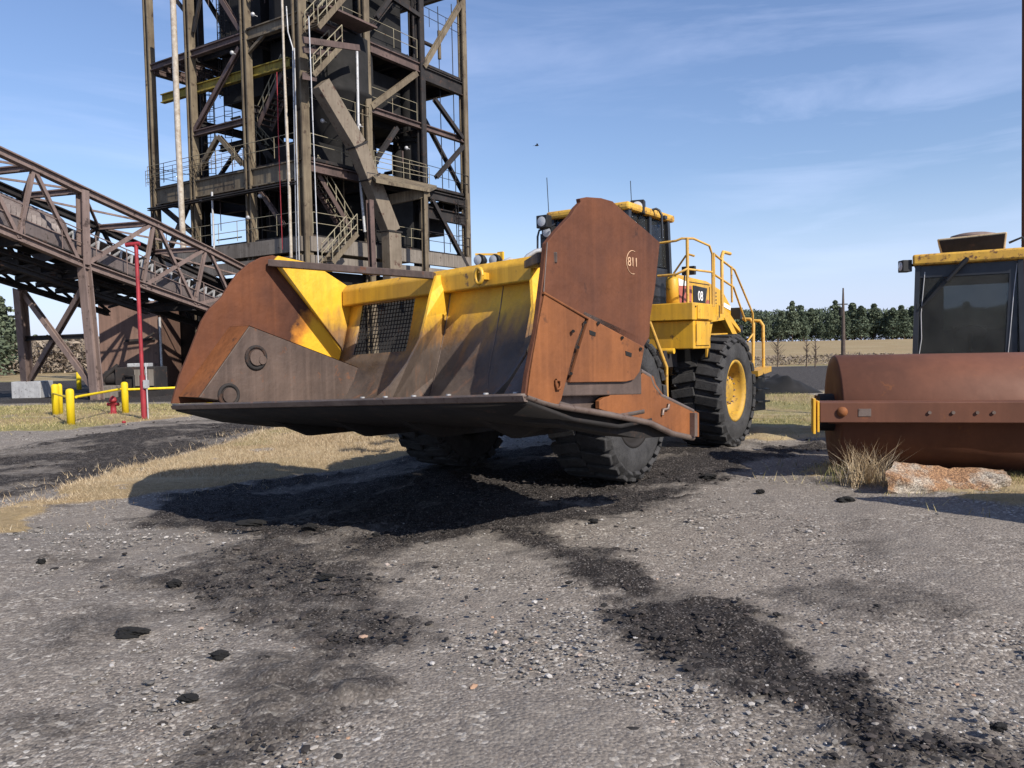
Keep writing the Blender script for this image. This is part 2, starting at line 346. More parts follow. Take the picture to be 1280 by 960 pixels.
def masks(x, y):
    wob = (fbm(x, y, 1.1, 5, 3)-.5)*1.3; wf = (fbm(x, y*1.6, 4.5, 4, 8)-.5)*.9
    coal = np.zeros(x.shape)  # mask also holds the painted bucket shadow
    for poly, s_ in COAL_SHADE:
        m = sstep(sdist(poly, x, y)+wob*.5+wf*.6, -.12, .35)*s_; coal = np.maximum(coal, m)
    str_ = fbm(x*.6+y*.25, y*1.5-x*.5, 1.2, 5, 21); coal = coal*np.clip(.50+.9*sstep(str_, .30, .60), 0, 1.0)
    loose = sstep(fbm(x, y, .8, 6, 31, .6), .56, .72)*.45*(y < 25); coal = np.maximum(coal, loose)
    yr = sstep(y, 26.5, 28)*(1-sstep(y + 3*(fbm(x, y, .1, 3, 5)-.5), 55, 58))*(x > 2); coal = np.maximum(coal, yr*.72)
    coal = np.maximum(coal, sstep(sdist(YARD_L, x, y)+wob, -.4, .6)*.9)
    g = np.zeros(x.shape)
    for poly in GRASS: g = np.maximum(g, sstep(sdist(poly, x, y)+wob*.55+wf*.3, -.1, .3))
    g = g*np.clip(sstep(fbm(x, y, 2.5, 4, 77), .22, .42)+.2, 0, 1)
    far = sstep(y + 4*(fbm(x, y, .1, 3, 9)-.5), 56, 60); g = np.maximum(g, far)
    nearfar = sstep(y, 16, 20)*(1-sstep(y, 26, 28.5))*(x > 3); g = np.maximum(g, nearfar*.85*sstep(fbm(x, y*2, .8, 4, 55), .3, .5))
    coal = coal*(1-g*.85)
    green = sstep(fbm(x, y, .5, 4, 44), .42, .62)*((y > 15.5) & (y < 60)); green = np.clip(green, 0, 1)
    return coal, g, green
def gz(x, y):
    x = np.asarray(x, float); y = np.asarray(y, float)
    z = 1.9*sstep(y, 62, 190)*sstep(x, -60, 0) + .3*sstep(y, 62, 190)
    z = z - .27*sstep(-x, .6, 3.2)*sstep(y, 6.8, 9.3)*(1-sstep(y, 13.5, 18))
    return z
def ground():
    R1 = np.geomspace(7.6, 46, 560); R2 = np.geomspace(46.5, 4000, 110); R = np.concatenate([[4.5, 6], R1, R2])
    nu = 720; u = np.linspace(-1.35, 1.35, nu); Y = (R-6)[:, None]+0*u[None]; X = R[:, None]*u[None]
    x = X.ravel(); y = Y.ravel(); coal, g, green = masks(x, y)
    near = 1-sstep(y, 14, 30)
    z = gz(x, y) + near*((fbm(x, y, .6, 4, 1)-.5)*.13 + (fbm(x, y, 7, 4, 2)-.5)*.022)
    crust = np.maximum(coal, 0)
    z += near*sstep(coal, .3, .6)*(np.abs(fbm(x, y, 5, 5, 13, .62)-.5)*.16-.006+sstep(fbm(x+.4*y, y*1.4, 2.6, 3, 19), .5, .58)*.02)
    z += g*near*.05 - near*.02
    me = bpy.data.meshes.new('ground'); nv = x.size; me.vertices.add(nv)
    me.vertices.foreach_set('co', np.stack([x, y, z], 1).astype(np.float32).ravel())
    nr = len(R); idx = np.arange(nr*nu).reshape(nr, nu)
    q = np.stack([idx[:-1,:-1], idx[:-1,1:], idx[1:,1:], idx[1:,:-1]], -1).reshape(-1, 4)
    me.loops.add(q.size); me.loops.foreach_set('vertex_index', q.ravel().astype(np.int32))
    me.polygons.add(len(q)); me.polygons.foreach_set('loop_start', np.arange(0, q.size, 4, dtype=np.int32))
    me.polygons.foreach_set('loop_total', np.full(len(q), 4, dtype=np.int32)); me.polygons.foreach_set('use_smooth', np.ones(len(q), bool))
    me.update(calc_edges=True)
    for nm, a in (('coal', coal), ('grass', g), ('green', green)):
        at = me.attributes.new(nm, 'FLOAT', 'POINT'); at.data.foreach_set('value', a.astype(np.float32))
    o = bpy.data.objects.new('ground', me); col.objects.link(o); o['kind'] = 'structure'
    m, nt, b = new_mat('yard_ground'); me.materials.append(m)
    def attr(n): a = N(nt, 'ShaderNodeAttribute'); a.attribute_name = n; return a.outputs['Fac']
    big = noise(nt, .55, 6, .6); med = noise(nt, 5, 8, .65); fine = noise(nt, 45, 5, .7)
    vo = N(nt, 'ShaderNodeTexVoronoi'); vo.inputs['Scale'].default_value = 42; vo.inputs['Randomness'].default_value = 1
    tcn = N(nt, 'ShaderNodeTexCoord'); nt.links.new(tcn.outputs['Object'], vo.inputs[0])
    sepc = N(nt, 'ShaderNodeSeparateColor'); nt.links.new(vo.outputs['Color'], sepc.inputs[0])
    vo2 = N(nt, 'ShaderNodeTexVoronoi'); vo2.inputs['Scale'].default_value = 100; nt.links.new(tcn.outputs['Object'], vo2.inputs[0])
    sepc2 = N(nt, 'ShaderNodeSeparateColor'); nt.links.new(vo2.outputs['Color'], sepc2.inputs[0])
    base = mix(nt, rng(nt, big, .35, .65), (.200,.175,.150), (.158,.144,.130)); base = mix(nt, rng(nt, med, .4, .7, 0, .6), base, (.10,.083,.074))
    cr = N(nt, 'ShaderNodeValToRGB'); e = cr.color_ramp.elements
    while len(e) < 5: e.new(.5)
    for i, (p_, q_) in enumerate([(0,(.05,.045,.045)), (.2,(.12,.105,.09)), (.7,(.20,.172,.145)), (.88,(.29,.26,.225)), (1,(.60,.56,.50))]): e[i].position = p_; e[i].color = c4(q_)
    nt.links.new(sepc.outputs[0], cr.inputs[0]); stone = cr.outputs[0]
    cr2 = N(nt, 'ShaderNodeValToRGB'); e = cr2.color_ramp.elements
    while len(e) < 4: e.new(.5)
    for i, (p_, q_) in enumerate([(0,(.05,.045,.045)), (.25,(.14,.12,.105)), (.8,(.23,.198,.168)), (1,(.46,.42,.38))]): e[i].position = p_; e[i].color = c4(q_)
    nt.links.new(sepc2.outputs[1], cr2.inputs[0]); stone2 = cr2.outputs[0]
    gmask = rng(nt, noise(nt, 1.1, 5, .6, loc=(8,8,0)), .38, .60, .35, 1)
    fsp = noise(nt, 75, 3, .8, loc=(3,3,3)); base = mix(nt, rng(nt, fsp, .56, .66, 0, .55), base, (.40,.36,.33)); base = mix(nt, rng(nt, fsp, .44, .34, 0, .65), base, (.06,.05,.048))
    base = mix(nt, gmask, base, mix(nt, rng(nt, noise(nt, 2.5, 3, .6), .35, .65, .25, .75), stone, stone2))
    coal_shade_f = rng(nt, math_(nt, 'ADD', attr('coal'), math_(nt, 'MULTIPLY', math_(nt, 'SUBTRACT', med, .5), .9)), .12, .80)
    coalc = mix(nt, rng(nt, fine, .4, .65), (.010,.009,.009), (.040,.033,.030))  # coal tone, taken darker to deepen the bucket shadow
    coalc = mix(nt, rng(nt, sepc2.outputs[0], .82, .95, 0, .7), coalc, (.17,.155,.145))
    c = mix(nt, coal_shade_f, base, coalc)
    gcol = mix(nt, rng(nt, noise(nt, 9, 8, .7, scl=(1,1,1)), .35, .7), (.33,.24,.135), (.18,.128,.068))
    gcol = mix(nt, attr('green'), gcol, mix(nt, rng(nt, med, .4, .6), (.15,.145,.05), (.24,.20,.09)))
    gcol = mix(nt, rng(nt, noise(nt, .09, 6, .65, scl=(1,2.2,1)), .35, .65, 0, .55), gcol, (.20,.17,.085)); gcol = mix(nt, rng(nt, noise(nt, .25, 5, .6, scl=(.5,3,1), loc=(3,3,3)), .52, .68, 0, .6), gcol, (.42,.34,.22))
    gf = rng(nt, math_(nt, 'ADD', attr('grass'), math_(nt, 'MULTIPLY', math_(nt, 'SUBTRACT', med, .5), .5)), .25, .6)
    c = mix(nt, gf, c, gcol); nt.links.new(c, b.inputs['Base Color']); b.inputs['Roughness'].default_value = .9; b.inputs['Specular IOR Level'].default_value = .2
    h = math_(nt, 'ADD', math_(nt, 'MULTIPLY', med, .8), math_(nt, 'MULTIPLY', vo.outputs['Distance'], -.45))
    h = math_(nt, 'ADD', h, math_(nt, 'MULTIPLY', fine, .35)); bump(nt, b, h, .75, .022)
ground()

# ------------------------------------------------------------------ loose stones, coal crumbs, grass blades
rs = np.random.RandomState(5)
ICO_V = []; 
def _ico():
    bm = bmesh.new(); bmesh.ops.create_icosphere(bm, subdivisions=1, radius=1); v = np.array([tuple(q.co) for q in bm.verts]); f = [[q.index for q in fc.verts] for fc in bm.faces]; bm.free(); return v, np.array(f)
IV, IF = _ico()
def raw_mesh(name, v, f, mat, smooth=False):
    me = bpy.data.meshes.new(name); me.vertices.add(len(v)); me.vertices.foreach_set('co', v.astype(np.float32).ravel())
    k = f.shape[1]; me.loops.add(f.size); me.loops.foreach_set('vertex_index', f.ravel().astype(np.int32)); me.polygons.add(len(f))
    me.polygons.foreach_set('loop_start', np.arange(0, f.size, k, dtype=np.int32)); me.polygons.foreach_set('loop_total', np.full(len(f), k, dtype=np.int32))
    me.polygons.foreach_set('use_smooth', np.full(len(f), smooth)); me.update(calc_edges=True); me.materials.append(mat)
    o = bpy.data.objects.new(name, me); col.objects.link(o); return o
def island_mat(name, cols, rough=.85):
    m, nt, b = new_mat(name); g = N(nt, 'ShaderNodeNewGeometry'); r = N(nt, 'ShaderNodeValToRGB'); r.color_ramp.interpolation = 'LINEAR'
    e = r.color_ramp.elements
    while len(e) < len(cols): e.new(.5)
    for i, (p, c) in enumerate(cols): e[i].position = p; e[i].color = c4(c)
    nt.links.new(g.outputs['Random Per Island'], r.inputs[0]); nt.links.new(r.outputs[0], b.inputs['Base Color']); b.inputs['Roughness'].default_value = rough; b.inputs['Specular IOR Level'].default_value = .25
    return m
def scatter_pts(n, d0, d1):
    R = np.exp(rs.uniform(math.log(d0), math.log(d1), n)); u = rs.uniform(-.78, .78, n); return u*R, R
def lumps(name, x, y, size, mat, flat=.6):
    n = len(x); sc3 = size[:, None]*np.stack([rs.uniform(.7,1.4,n), rs.uniform(.7,1.3,n), rs.uniform(.5,1,n)*flat], 1)
    th = rs.uniform(0, 6.28, n); jit = rs.uniform(.7, 1.25, (n, 12, 1)); v = IV[None]*jit*sc3[:, None]
    cx = v[..., 0]*np.cos(th)[:, None]-v[..., 1]*np.sin(th)[:, None]; cy = v[..., 0]*np.sin(th)[:, None]+v[..., 1]*np.cos(th)[:, None]
    z0 = gz(x, y)+size*.2*flat - .012
    v = np.stack([cx+x[:, None], cy+y[:, None], v[..., 2]+z0[:, None]], -1).reshape(-1, 3)
    f = (IF[None]+(np.arange(n)*12)[:, None, None]).reshape(-1, 3); return raw_mesh(name, v, f, mat)
x, y = scatter_pts(46000, 2.3, 15); c_, g_, _ = masks(x, y); cl = fbm(x, y, .9, 4, 61)
keep = rs.uniform(0, 1, len(x)) < (.18+.6*sstep(cl, .42, .62))*(1-.97*sstep(c_, .1, .5))*(1-.9*g_); x, y = x[keep], y[keep]
gm = island_mat('mixed_gravel', [(0,(.09,.085,.08)), (.4,(.18,.165,.15)), (.75,(.26,.24,.22)), (.96,(.42,.40,.38)), (1,(.34,.2,.12))])
o = lumps('gravel', x, y, .0025+.016*rs.uniform(0, 1, len(x))**12+.006*rs.uniform(0, 1, len(x))**2+.0006*y, gm); tag(o, 'small grey and pale loose gravel stones across the yard', 'gravel', kind='stuff')
x, y = scatter_pts(52000, 2.3, 24); c_, g_, _ = masks(x, y); cl = fbm(x, y, 1.6, 4, 91)
keep = rs.uniform(0, 1, len(x)) < (.02+1.0*sstep(c_, .3, .7)*sstep(cl, .36, .6))*(1-g_); x, y = x[keep], y[keep]
cm = island_mat('coal_crumbs', [(0,(.016,.015,.015)), (.6,(.035,.03,.028)), (1,(.075,.062,.056))])
o = lumps('coal_debris', x, y, .004+.020*rs.uniform(0, 1, len(x))**5+.0009*y, cm, .5); tag(o, 'black coal crumbs and clods scattered over the dirt', 'coal', kind='stuff')
def blades(name, x, y, h, wd, mat, lean=.5):
    n = len(x); th = rs.uniform(0, 6.28, n); lx = rs.normal(0, lean, n)*h; ly = rs.normal(0, lean, n)*h; z = gz(x, y)
    dx, dy = np.cos(th)*wd, np.sin(th)*wd
    v = np.stack([np.stack([x-dx, y-dy, z-.02], -1), np.stack([x+dx, y+dy, z-.02], -1), np.stack([x+lx, y+ly, z+h], -1)], 1).reshape(-1, 3)
    return raw_mesh(name, v, np.arange(3*n).reshape(-1, 3), mat)
GSETS = [(GRASS[0], 90000, .085, 'dry tan grass on the low bank left of the loader bucket', .005), (GRASS[1], 26000, .09, 'short olive and tan grass round the yellow bollards', .007),
         (GRASS[2], 14000, .08, 'patchy olive grass between loader and roller', .007), (GRASS[3], 16000, .10, 'green and straw grass in front of the roller drum', .004), (GRASS[4], 4000, .06, 'small tan grass patch at the left of the yard', .004)]
dry = island_mat('dry_grass', [(0,(.20,.14,.08)), (.4,(.36,.27,.165)), (.8,(.46,.37,.25)), (1,(.56,.47,.34))])
olive = island_mat('olive_grass', [(0,(.10,.11,.03)), (.35,(.20,.19,.07)), (.7,(.38,.31,.15)), (1,(.50,.42,.24))])
for i, (poly, n, hh, lab, wd) in enumerate(GSETS):
    a, b_ = poly.min(0)-.6, poly.max(0)+.6; x = rs.uniform(a[0], b_[0], n*2); y = rs.uniform(a[1], b_[1], n*2)
    _, g_, _ = masks(x, y); k = rs.uniform(0, 1, len(x)) < g_**2+.02; x, y = x[k][:n], y[k][:n]
    k = sdist(poly, x, y) > -.7; x, y = x[k], y[k]
    o = blades('grass', x, y, hh*rs.uniform(.4, 1.2, len(x)), wd, dry if i in (0, 4) else olive, .8); tag(o, lab, 'grass', kind='stuff')


# ================================================================== processing tower
TS = 1.1; TN = V(-9.9, 36, 0)*TS+V(.55, 0, 0); TU = V(-9.6, 5.9, 0)*TS+V(.05, 0, 0); TV = V(7.2, 9.7, 0)*TS+V(-.33, 0, 0)
def ZS(z): return 1.7+(z-1.7)*TS if z > .5 else z
nL = V(-5.9, -9.6, 0).normalized(); nR = V(9.7, -7.2, 0).normalized()
def T(u, v, z): return TN + TU*u + TV*v + V(0, 0, ZS(z))
def LF(px, py, off=0): return hit(px, py, TN+nL*off, nL)
def RF(px, py, off=0): return hit(px, py, TN+nR*off, nR)
tower = empty('processing_tower', TN+V(-1, 7, 0), 0, 'tall open steel processing tower of tan and dark columns with decks, stairs and chute', 'tower')
def one(name, mat, fn, parent=tower, **k):
    m = MB(); fn(m); return m.build(name, mat, parent, **k)
us = [0, .323, .70, 1]; vvs = [0, .344, .69, 1]
for u in us:
    for v in vvs:
        uu, vv_ = u, v
        if u == 1 and v > 0: vv_ = {.344: .25, .69: .62, 1: 1}[v]
        front = v == 0; wd = .52 if (u, v) == (0, 0) else .42
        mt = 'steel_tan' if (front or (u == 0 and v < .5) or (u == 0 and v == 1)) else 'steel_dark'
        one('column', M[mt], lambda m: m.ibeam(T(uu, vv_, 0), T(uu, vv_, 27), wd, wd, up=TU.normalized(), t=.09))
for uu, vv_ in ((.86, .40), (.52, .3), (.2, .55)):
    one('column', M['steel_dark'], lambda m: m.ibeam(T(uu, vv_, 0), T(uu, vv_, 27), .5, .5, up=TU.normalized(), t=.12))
# girders: every bay its own part
def girders(z, h, mat, sides='LR', u0=0, u1=3, v0=0, v1=3, w=.3):
    if 'L' in sides:
        for i in range(u0, u1): one('girder', M[mat], lambda m: m.ibeam(T(us[i], 0, z), T(us[i+1], 0, z), w, h, t=.06))
    if 'R' in sides:
        for i in range(v0, v1): one('girder', M[mat], lambda m: m.ibeam(T(0, vvs[i], z), T(0, vvs[i+1], z), w, h, t=.06))
    if 'B' in sides:
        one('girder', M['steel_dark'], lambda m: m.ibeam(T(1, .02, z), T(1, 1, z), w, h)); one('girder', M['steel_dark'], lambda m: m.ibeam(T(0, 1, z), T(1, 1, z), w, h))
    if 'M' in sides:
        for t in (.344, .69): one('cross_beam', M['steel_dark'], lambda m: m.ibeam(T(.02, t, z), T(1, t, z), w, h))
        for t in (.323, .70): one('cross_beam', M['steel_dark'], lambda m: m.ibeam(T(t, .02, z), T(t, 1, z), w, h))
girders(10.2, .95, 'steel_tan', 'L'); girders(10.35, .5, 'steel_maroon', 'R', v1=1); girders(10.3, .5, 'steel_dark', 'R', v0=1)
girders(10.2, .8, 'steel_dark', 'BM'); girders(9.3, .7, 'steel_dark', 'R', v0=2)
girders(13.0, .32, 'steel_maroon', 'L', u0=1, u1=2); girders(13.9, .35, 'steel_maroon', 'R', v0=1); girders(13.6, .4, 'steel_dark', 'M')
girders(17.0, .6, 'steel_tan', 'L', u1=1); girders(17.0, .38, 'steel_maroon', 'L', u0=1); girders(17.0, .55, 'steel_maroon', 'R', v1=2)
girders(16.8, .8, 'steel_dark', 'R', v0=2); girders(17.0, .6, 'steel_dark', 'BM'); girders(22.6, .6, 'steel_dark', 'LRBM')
# heavy base frieze (concrete coloured) round the first floor
for i in range(3):
    one('base_girder', M['concrete'], lambda m: (m.beam(T(us[i], -.012, 6.75), T(us[i+1], -.012, 6.75), .35, .75), m.beam(T(us[i], -.012, 5.95), T(us[i+1], -.012, 5.95), .3, .62)))
    one('base_girder', M['concrete'], lambda m: (m.beam(T(-.015, vvs[i], 6.75), T(-.015, vvs[i+1], 6.75), .35, .75), m.beam(T(-.015, vvs[i], 5.95), T(-.015, vvs[i+1], 5.95), .3, .62)))
# decks
def deck(z, u0, u1, v0, v1, t=.16, mat='steel_dark'):
    one('deck', M[mat], lambda m: m.prism([T(u0, v0, z), T(u1, v0, z), T(u1, v1, z), T(u0, v1, z)], V(0, 0, t)))
deck(7.12, 0, 1, 0, 1, .12); deck(10.68, .0, .32, .02, 1); deck(10.68, .325, .69, .02, .8); deck(10.68, .705, 1, .02, .24)
deck(17.3, .0, .32, .02, 1); deck(17.3, .325, .69, .02, .68); deck(17.31, .705, .99, .3, .68); deck(13.95, .0, .3, .36, .66); deck(22.9, .1, .9, .1, .9)
# joists seen from below
for z in (10.5, 17.1):
    for k in range(7):
        v = .06+.13*k
        one('joist', M['steel_dark'], lambda m: m.ibeam(T(.01, v, z-.1), T(.69 if v > .26 else .98, v, z-.1), .16, .3))
for k in range(5): one('joist', M['steel_maroon'], lambda m: m.ibeam(T(.71+.065*k, 0, 16.8), T(.71+.065*k, .24, 16.8), .12, .26))
# black sheets standing in for the shaded opening below; machinery darkened for inner shade
one('lower_shade_sheet', M['coal_shade_black'], lambda m: (m.prism([T(.02, .045, 0), T(.97, .045, 0), T(.97, .045, 5.6), T(.02, .045, 5.6)], TV.normalized()*.15), m.prism([T(.03, .06, 0), T(.03, .97, 0), T(.03, .97, 5.6), T(.03, .06, 5.6)], TU.normalized()*.15)))
def tbox(name, mat, u0, u1, v0, v1, z0, z1):
    return one(name, M[mat], lambda m: m.prism([T(u0, v0, z0), T(u1, v0, z0), T(u1, v1, z0), T(u0, v1, z0)], V(0, 0, z1-z0)), bevel=.03)
tbox('equipment_housing', 'coal_shade_black', .1, .62, .3, .7, 7.3, 9.6); tbox('equipment_housing', 'coal_shade_black', .05, .3, .35, .62, 17.5, 21.2)
tbox('equipment_housing', 'coal_shade_black', .38, .66, .12, .5, 17.5, 20.6); tbox('equipment_housing', 'coal_shade_black', .35, .62, .1, .45, 14.6, 17.2)
tbox('equipment_housing', 'coal_shade_black', .1, .3, .1, .5, 10.9, 12.1); tbox('equipment_housing', 'coal_shade_black', .36, .6, .45, .75, 10.9, 14)
tbox('equipment_housing', 'coal_shade_black', .02, .3, .40, .64, 7.3, 10.2); tbox('equipment_housing', 'coal_shade_black', .3, .9, .7, .95, 7.3, 9.9)
tbox('equipment_housing', 'coal_shade_black', .06, .3, .66, .9, 8.3, 10.1); tbox('equipment_housing', 'coal_shade_black', .04, .3, .1, .3, 14.2, 17.2)
tbox('equipment_housing', 'coal_shade_black', .10, .58, .36, .66, 13.6, 16.8); tbox('equipment_housing', 'coal_shade_black', .05, .30, .10, .33, 17.5, 21.5); tbox('equipment_housing', 'coal_shade_black', .36, .66, .52, .66, 17.5, 22)
# hopper: round vessel narrowing to an outlet
hc = T(.16, .30, 0)
one('hopper', M['coal_shade_black'], lambda m: m.lathe([(ZS(a_), b_*TS) for a_, b_ in [(17.2, 0), (17.2, 2.1), (14.6, 2.1), (14.5, 2.2), (14.35, 2.1), (12.2, .7), (11.2, .55), (11.2, 0)]], hc, (0,0,1), 28))
hc2 = T(.52, .28, 0)
one('hopper', M['coal_shade_black'], lambda m: m.lathe([(ZS(a_), b_*TS) for a_, b_ in [(16.9, 0), (16.9, 1.5), (15.4, 1.5), (13.4, .5), (10.9, .4), (10.9, 0)]], hc2, (0,0,1), 24))
one('duct', M['coal_shade_black'], lambda m: (m.tube([T(.1, .72, 7.2), T(.1, .72, 16.6)], .55, 16), m.tube([T(.1, .72, 13.2), T(.1, .72, 13.5)], .7, 16)))
one('duct', M['coal_shade_black'], lambda m: m.tube([T(.3, .85, 7.2), T(.3, .85, 22)], .35, 14))
one('duct', M['coal_shade_black'], lambda m: m.tube([T(.45, .5, 9), T(.25, .3, 12)], .5, 14))
# braces
def brL(a, b, mat='steel_maroon', w=.24, off=0): one('brace', M[mat], lambda m: m.ibeam(LF(*a, off), LF(*b, off), w, w, up=nL, t=.06))
def brR(a, b, mat='steel_dark', w=.24, off=0): one('brace', M[mat], lambda m: m.ibeam(RF(*a, off), RF(*b, off), w, w, up=nR, t=.06))
brL((243,165), (300,60)); brL((275,-4), (301,38)); brL((250,212), (273,171), 'steel_tan'); brL((274,171), (304,206), 'steel_tan')
brL((199,256), (242,292), 'steel_dark'); brL((238,250), (212,312), 'steel_dark'); brL((322,234), (355,282), 'steel_maroon', .2); brL((196,-30), (236,20), 'steel_dark', .18)
brL((312,-2), (368,-60)); brL((242,40), (250,0), 'steel_dark', .15)
brR((463,134), (520,92), 'steel_tan', .3); brR((529,84), (576,4), 'steel_tan', .28); brR((543,124), (578,173)); brR((579,183), (545,222)); brR((496,160), (466,206))
brR((540,250), (584,334)); brR((463,-20), (524,20)); brR((500,-20), (470,22)); brR((385,0), (450,45), 'steel_dark'); brR((533,255), (528,330), 'steel_dark', .2)
for (u0, v0, z0, u1, v1, z1) in ((1,.62,7.2,1,1,10),(1,1,7.2,1,.62,10),(.7,1,10.6,1,1,16.8),(.0,1,10.6,.32,1,16.8),(.32,1,16.9,.0,1,10.6),(1,.25,10.6,1,.62,16.8),(1,.62,17.3,1,.25,22.6),(.32,.344,17.5,.32,.69,22.4),(.32,.69,17.5,.32,.344,22.4),(0,.344,17.5,0,.69,22.4),(0,.69,10.7,.32,.69,16.7),(.7,.344,17.5,.323,.344,22.4)):
    one('brace', M['steel_dark'], lambda m: m.ibeam(T(u0, v0, z0), T(u1, v1, z1), .22, .22))
# crane runway beam
one('crane_rail', M['crane_yellow'], lambda m: m.ibeam(LF(203, 124, -.35), LF(362, 78, -.35), .28, .5))
# discharge chute, in four bolted lengths
cp = [RF(400,105,.9), RF(446,182,1.0), RF(462,222,1.05), RF(489,290,1.1), RF(490,296,1.1), RF(491,352,1.1)]
ch = MB()
for a, b in ((0,1), (1,2), (2,3), (3,5)): ch.beam(cp[a], cp[b], .92, .62, up=nR)
M['chute'] = pmat('chute_plate', (.19,.155,.115), (.12,.095,.07), (.07,.035,.025), .8, .7, .2, .35)
chute = ch.build('chute', M['chute'], tower, bevel=.02)
for i, j in ((1,2), (2,3), (3,5)):
    d = (cp[j]-cp[i]).normalized(); fl = MB(); fl.beam(cp[i]-d*.04, cp[i]+d*.04, 1.04, .74, up=nR); fl.build('flange', M['steel_dark'], chute)
# platform carrying the chute
one('chute_platform', M['steel_tan'], lambda m: (m.prism([RF(459,213,0), RF(470,224,2.2), RF(537,236,2.2), RF(546,232,0)], V(0,0,-.18)), m.beam(RF(487,250,.6), RF(536,240,2.0), .3, .55), m.ibeam(RF(530,236,1.9), RF(532,345,1.9), .28, .28, up=nR)))
# vertical pipes
one('vent_pipe', M['pipe_white'], lambda m: m.tube([LF(229.5, 316, .9), LF(222.5, 170, .95), LF(215, -30, 1.0)], .16, 12))
one('pipe', M['pipe_white'], lambda m: m.tube([LF(352, -20, .5), LF(355, 78, .5), LF(358, 150, .5), LF(361, 220, .5), LF(364, 322, .5)], [.06,.06,.08,.08,.08], 8))
one('pipe', M['red'], lambda m: m.tube([LF(346, 90, .55), LF(348, 170, .55), LF(353, 312, .55)], .022, 6))
one('pipe', M['galv'], lambda m: (m.tube([LF(358,8,.4), LF(360,40,.4), LF(366,60,.4), LF(371,325,.4)], .035, 6), m.tube([LF(368,60,.45), LF(374,325,.45)], .03, 6)))
one('pipe', M['galv'], lambda m: m.tube([RF(446,60,.3), RF(449,210,.3), RF(456,290,.3)], .08, 8))
one('pipe', M['galv'], lambda m: m.tube([LF(265,240,.3), LF(268,320,.3)], .06, 8))
one('hoist_rope', M['galv'], lambda m: m.tube([RF(386,20,2.5), RF(398,332,2.5)], .03, 5)); one('hoist_rope', M['black'], lambda m: m.tube([RF(547,8,-.6), RF(556,330,-.6)], .03, 5)); one('hoist_rope', M['black'], lambda m: m.tube([RF(564,5,-.4), RF(572,330,-.4)], .03, 5))
one('red_post', M['steel_maroon'], lambda m: m.ibeam(RF(462,250,1.4), RF(466,345,1.4), .3, .3, up=nR))
# railings, each run a part
def railing(pts, h=1.07, step=1.4, r=.020, mat='rail', name='railing', parent=tower, rails=(1, .5)):
    m = MB(); pts = [Vector(p) for p in pts]
    for a, b in zip(pts, pts[1:]):
        n = max(1, int((b-a).length/step))
        for k in range(n+1):
            p = a.lerp(b, k/n); m.tube([p, p+V(0,0,h)], r, 5, False)
        for q in rails: m.tube([a+V(0,0,h*q), b+V(0,0,h*q)], r, 5, False)
    return m.build(name, M[mat], parent)
for z, mt in ((7.25, 'rail'), (10.85, 'rail'), (17.45, 'rail')):
    if z == 17.45:
        railing([T(0, -.01, z), T(0, .344, z)]); railing([T(-.01, .36, z), T(-.01, .66, z)], mat='rail')
    else:
        railing([T(.02, -.02, z), T(1.02, -.02, z)], mat=mt); railing([T(-.02, .02, z), T(-.02, .34, z)]); railing([T(-.02, .36, z), T(-.02, .69, z)]); railing([T(-.02, .7, z), T(-.02, 1, z)], mat='steel_dark')
    railing([T(.3, 1, z), T(.98, 1, z)], mat='steel_dark')
railing([RF(470,222,2.2), RF(537,234,2.2)], mat='rail'); railing([T(1.02, 0, 10.85), T(1.02, .25, 10.85)], mat='steel_dark'); railing([T(.0, .344, 14.1), T(.0, .66, 14.1)])
railing([T(.3,.02,22), T(.3,.5,22)], mat='steel_dark'); railing([T(.0,.4,19.5), T(.0,1,19.5)], mat='steel_dark')
# stairs
def stair(p0, p1, side, mat='steel_tan', wdt=.8):
    m = MB(); p0 = Vector(p0); p1 = Vector(p1); sd_ = Vector(side).normalized()*wdt
    for o_ in (V(0,0,0), sd_): m.beam(p0+o_, p1+o_, .05, .26)
    n = max(4, int(abs(p1.z-p0.z)/.22))
    for k in range(n): c = p0.lerp(p1, (k+.5)/n)+sd_/2; m.box(c, (.22, wdt, .03), ((p1-p0).normalized().cross(V(0,0,1)).cross(V(0,0,-1)).normalized(), sd_.normalized(), V(0,0,1)))
    s = m.build('staircase', M[mat], tower); r = MB()
    for o_ in (V(0,0,0), sd_):
        for q in (.5, 1.0): r.tube([p0+o_+V(0,0,q), p1+o_+V(0,0,q)], .028, 5, False)
        for k in range(5): c = p0.lerp(p1, k/4)+o_; r.tube([c, c+V(0,0,1)], .026, 5, False)
    r.build('handrail', M['rail'], s)
stair(RF(392,94,1.2), RF(428,56,1.2), -nR, 'steel_tan', 1.0); stair(RF(398,34,1.5), RF(440,-14,1.5), -nR, 'steel_tan', 1.0)
stair(LF(322,158,-.6), LF(352,92,-.6), -nL, 'steel_maroon', .9); stair(RF(398,218,-.3), RF(442,292,-.3), -nR, 'steel_maroon', .8)
stair(RF(416,328,1.8), RF(447,292,1.8), -nR, 'steel_tan', .8); stair(T(.6,.25,13.2), T(.45,.25,10.9), TV, 'steel_dark', .9); stair(T(.35,.2,10.9), T(.6,.2,13.6), TV, 'steel_dark', .9)
deck(17.36, -.12, -.02, .04, .3, .1, 'steel_maroon')
one('landing', M['steel_maroon'], lambda m: (m.prism([RF(378,88,0), RF(378,95,1.3), RF(396,98,1.3), RF(396,92,0)], V(0,0,-.15)), m.beam(RF(379,50,1.2), RF(449,60,1.2), .12, .3), m.beam(RF(379,62,1.0), RF(420,68,1.0), .12, .3)))
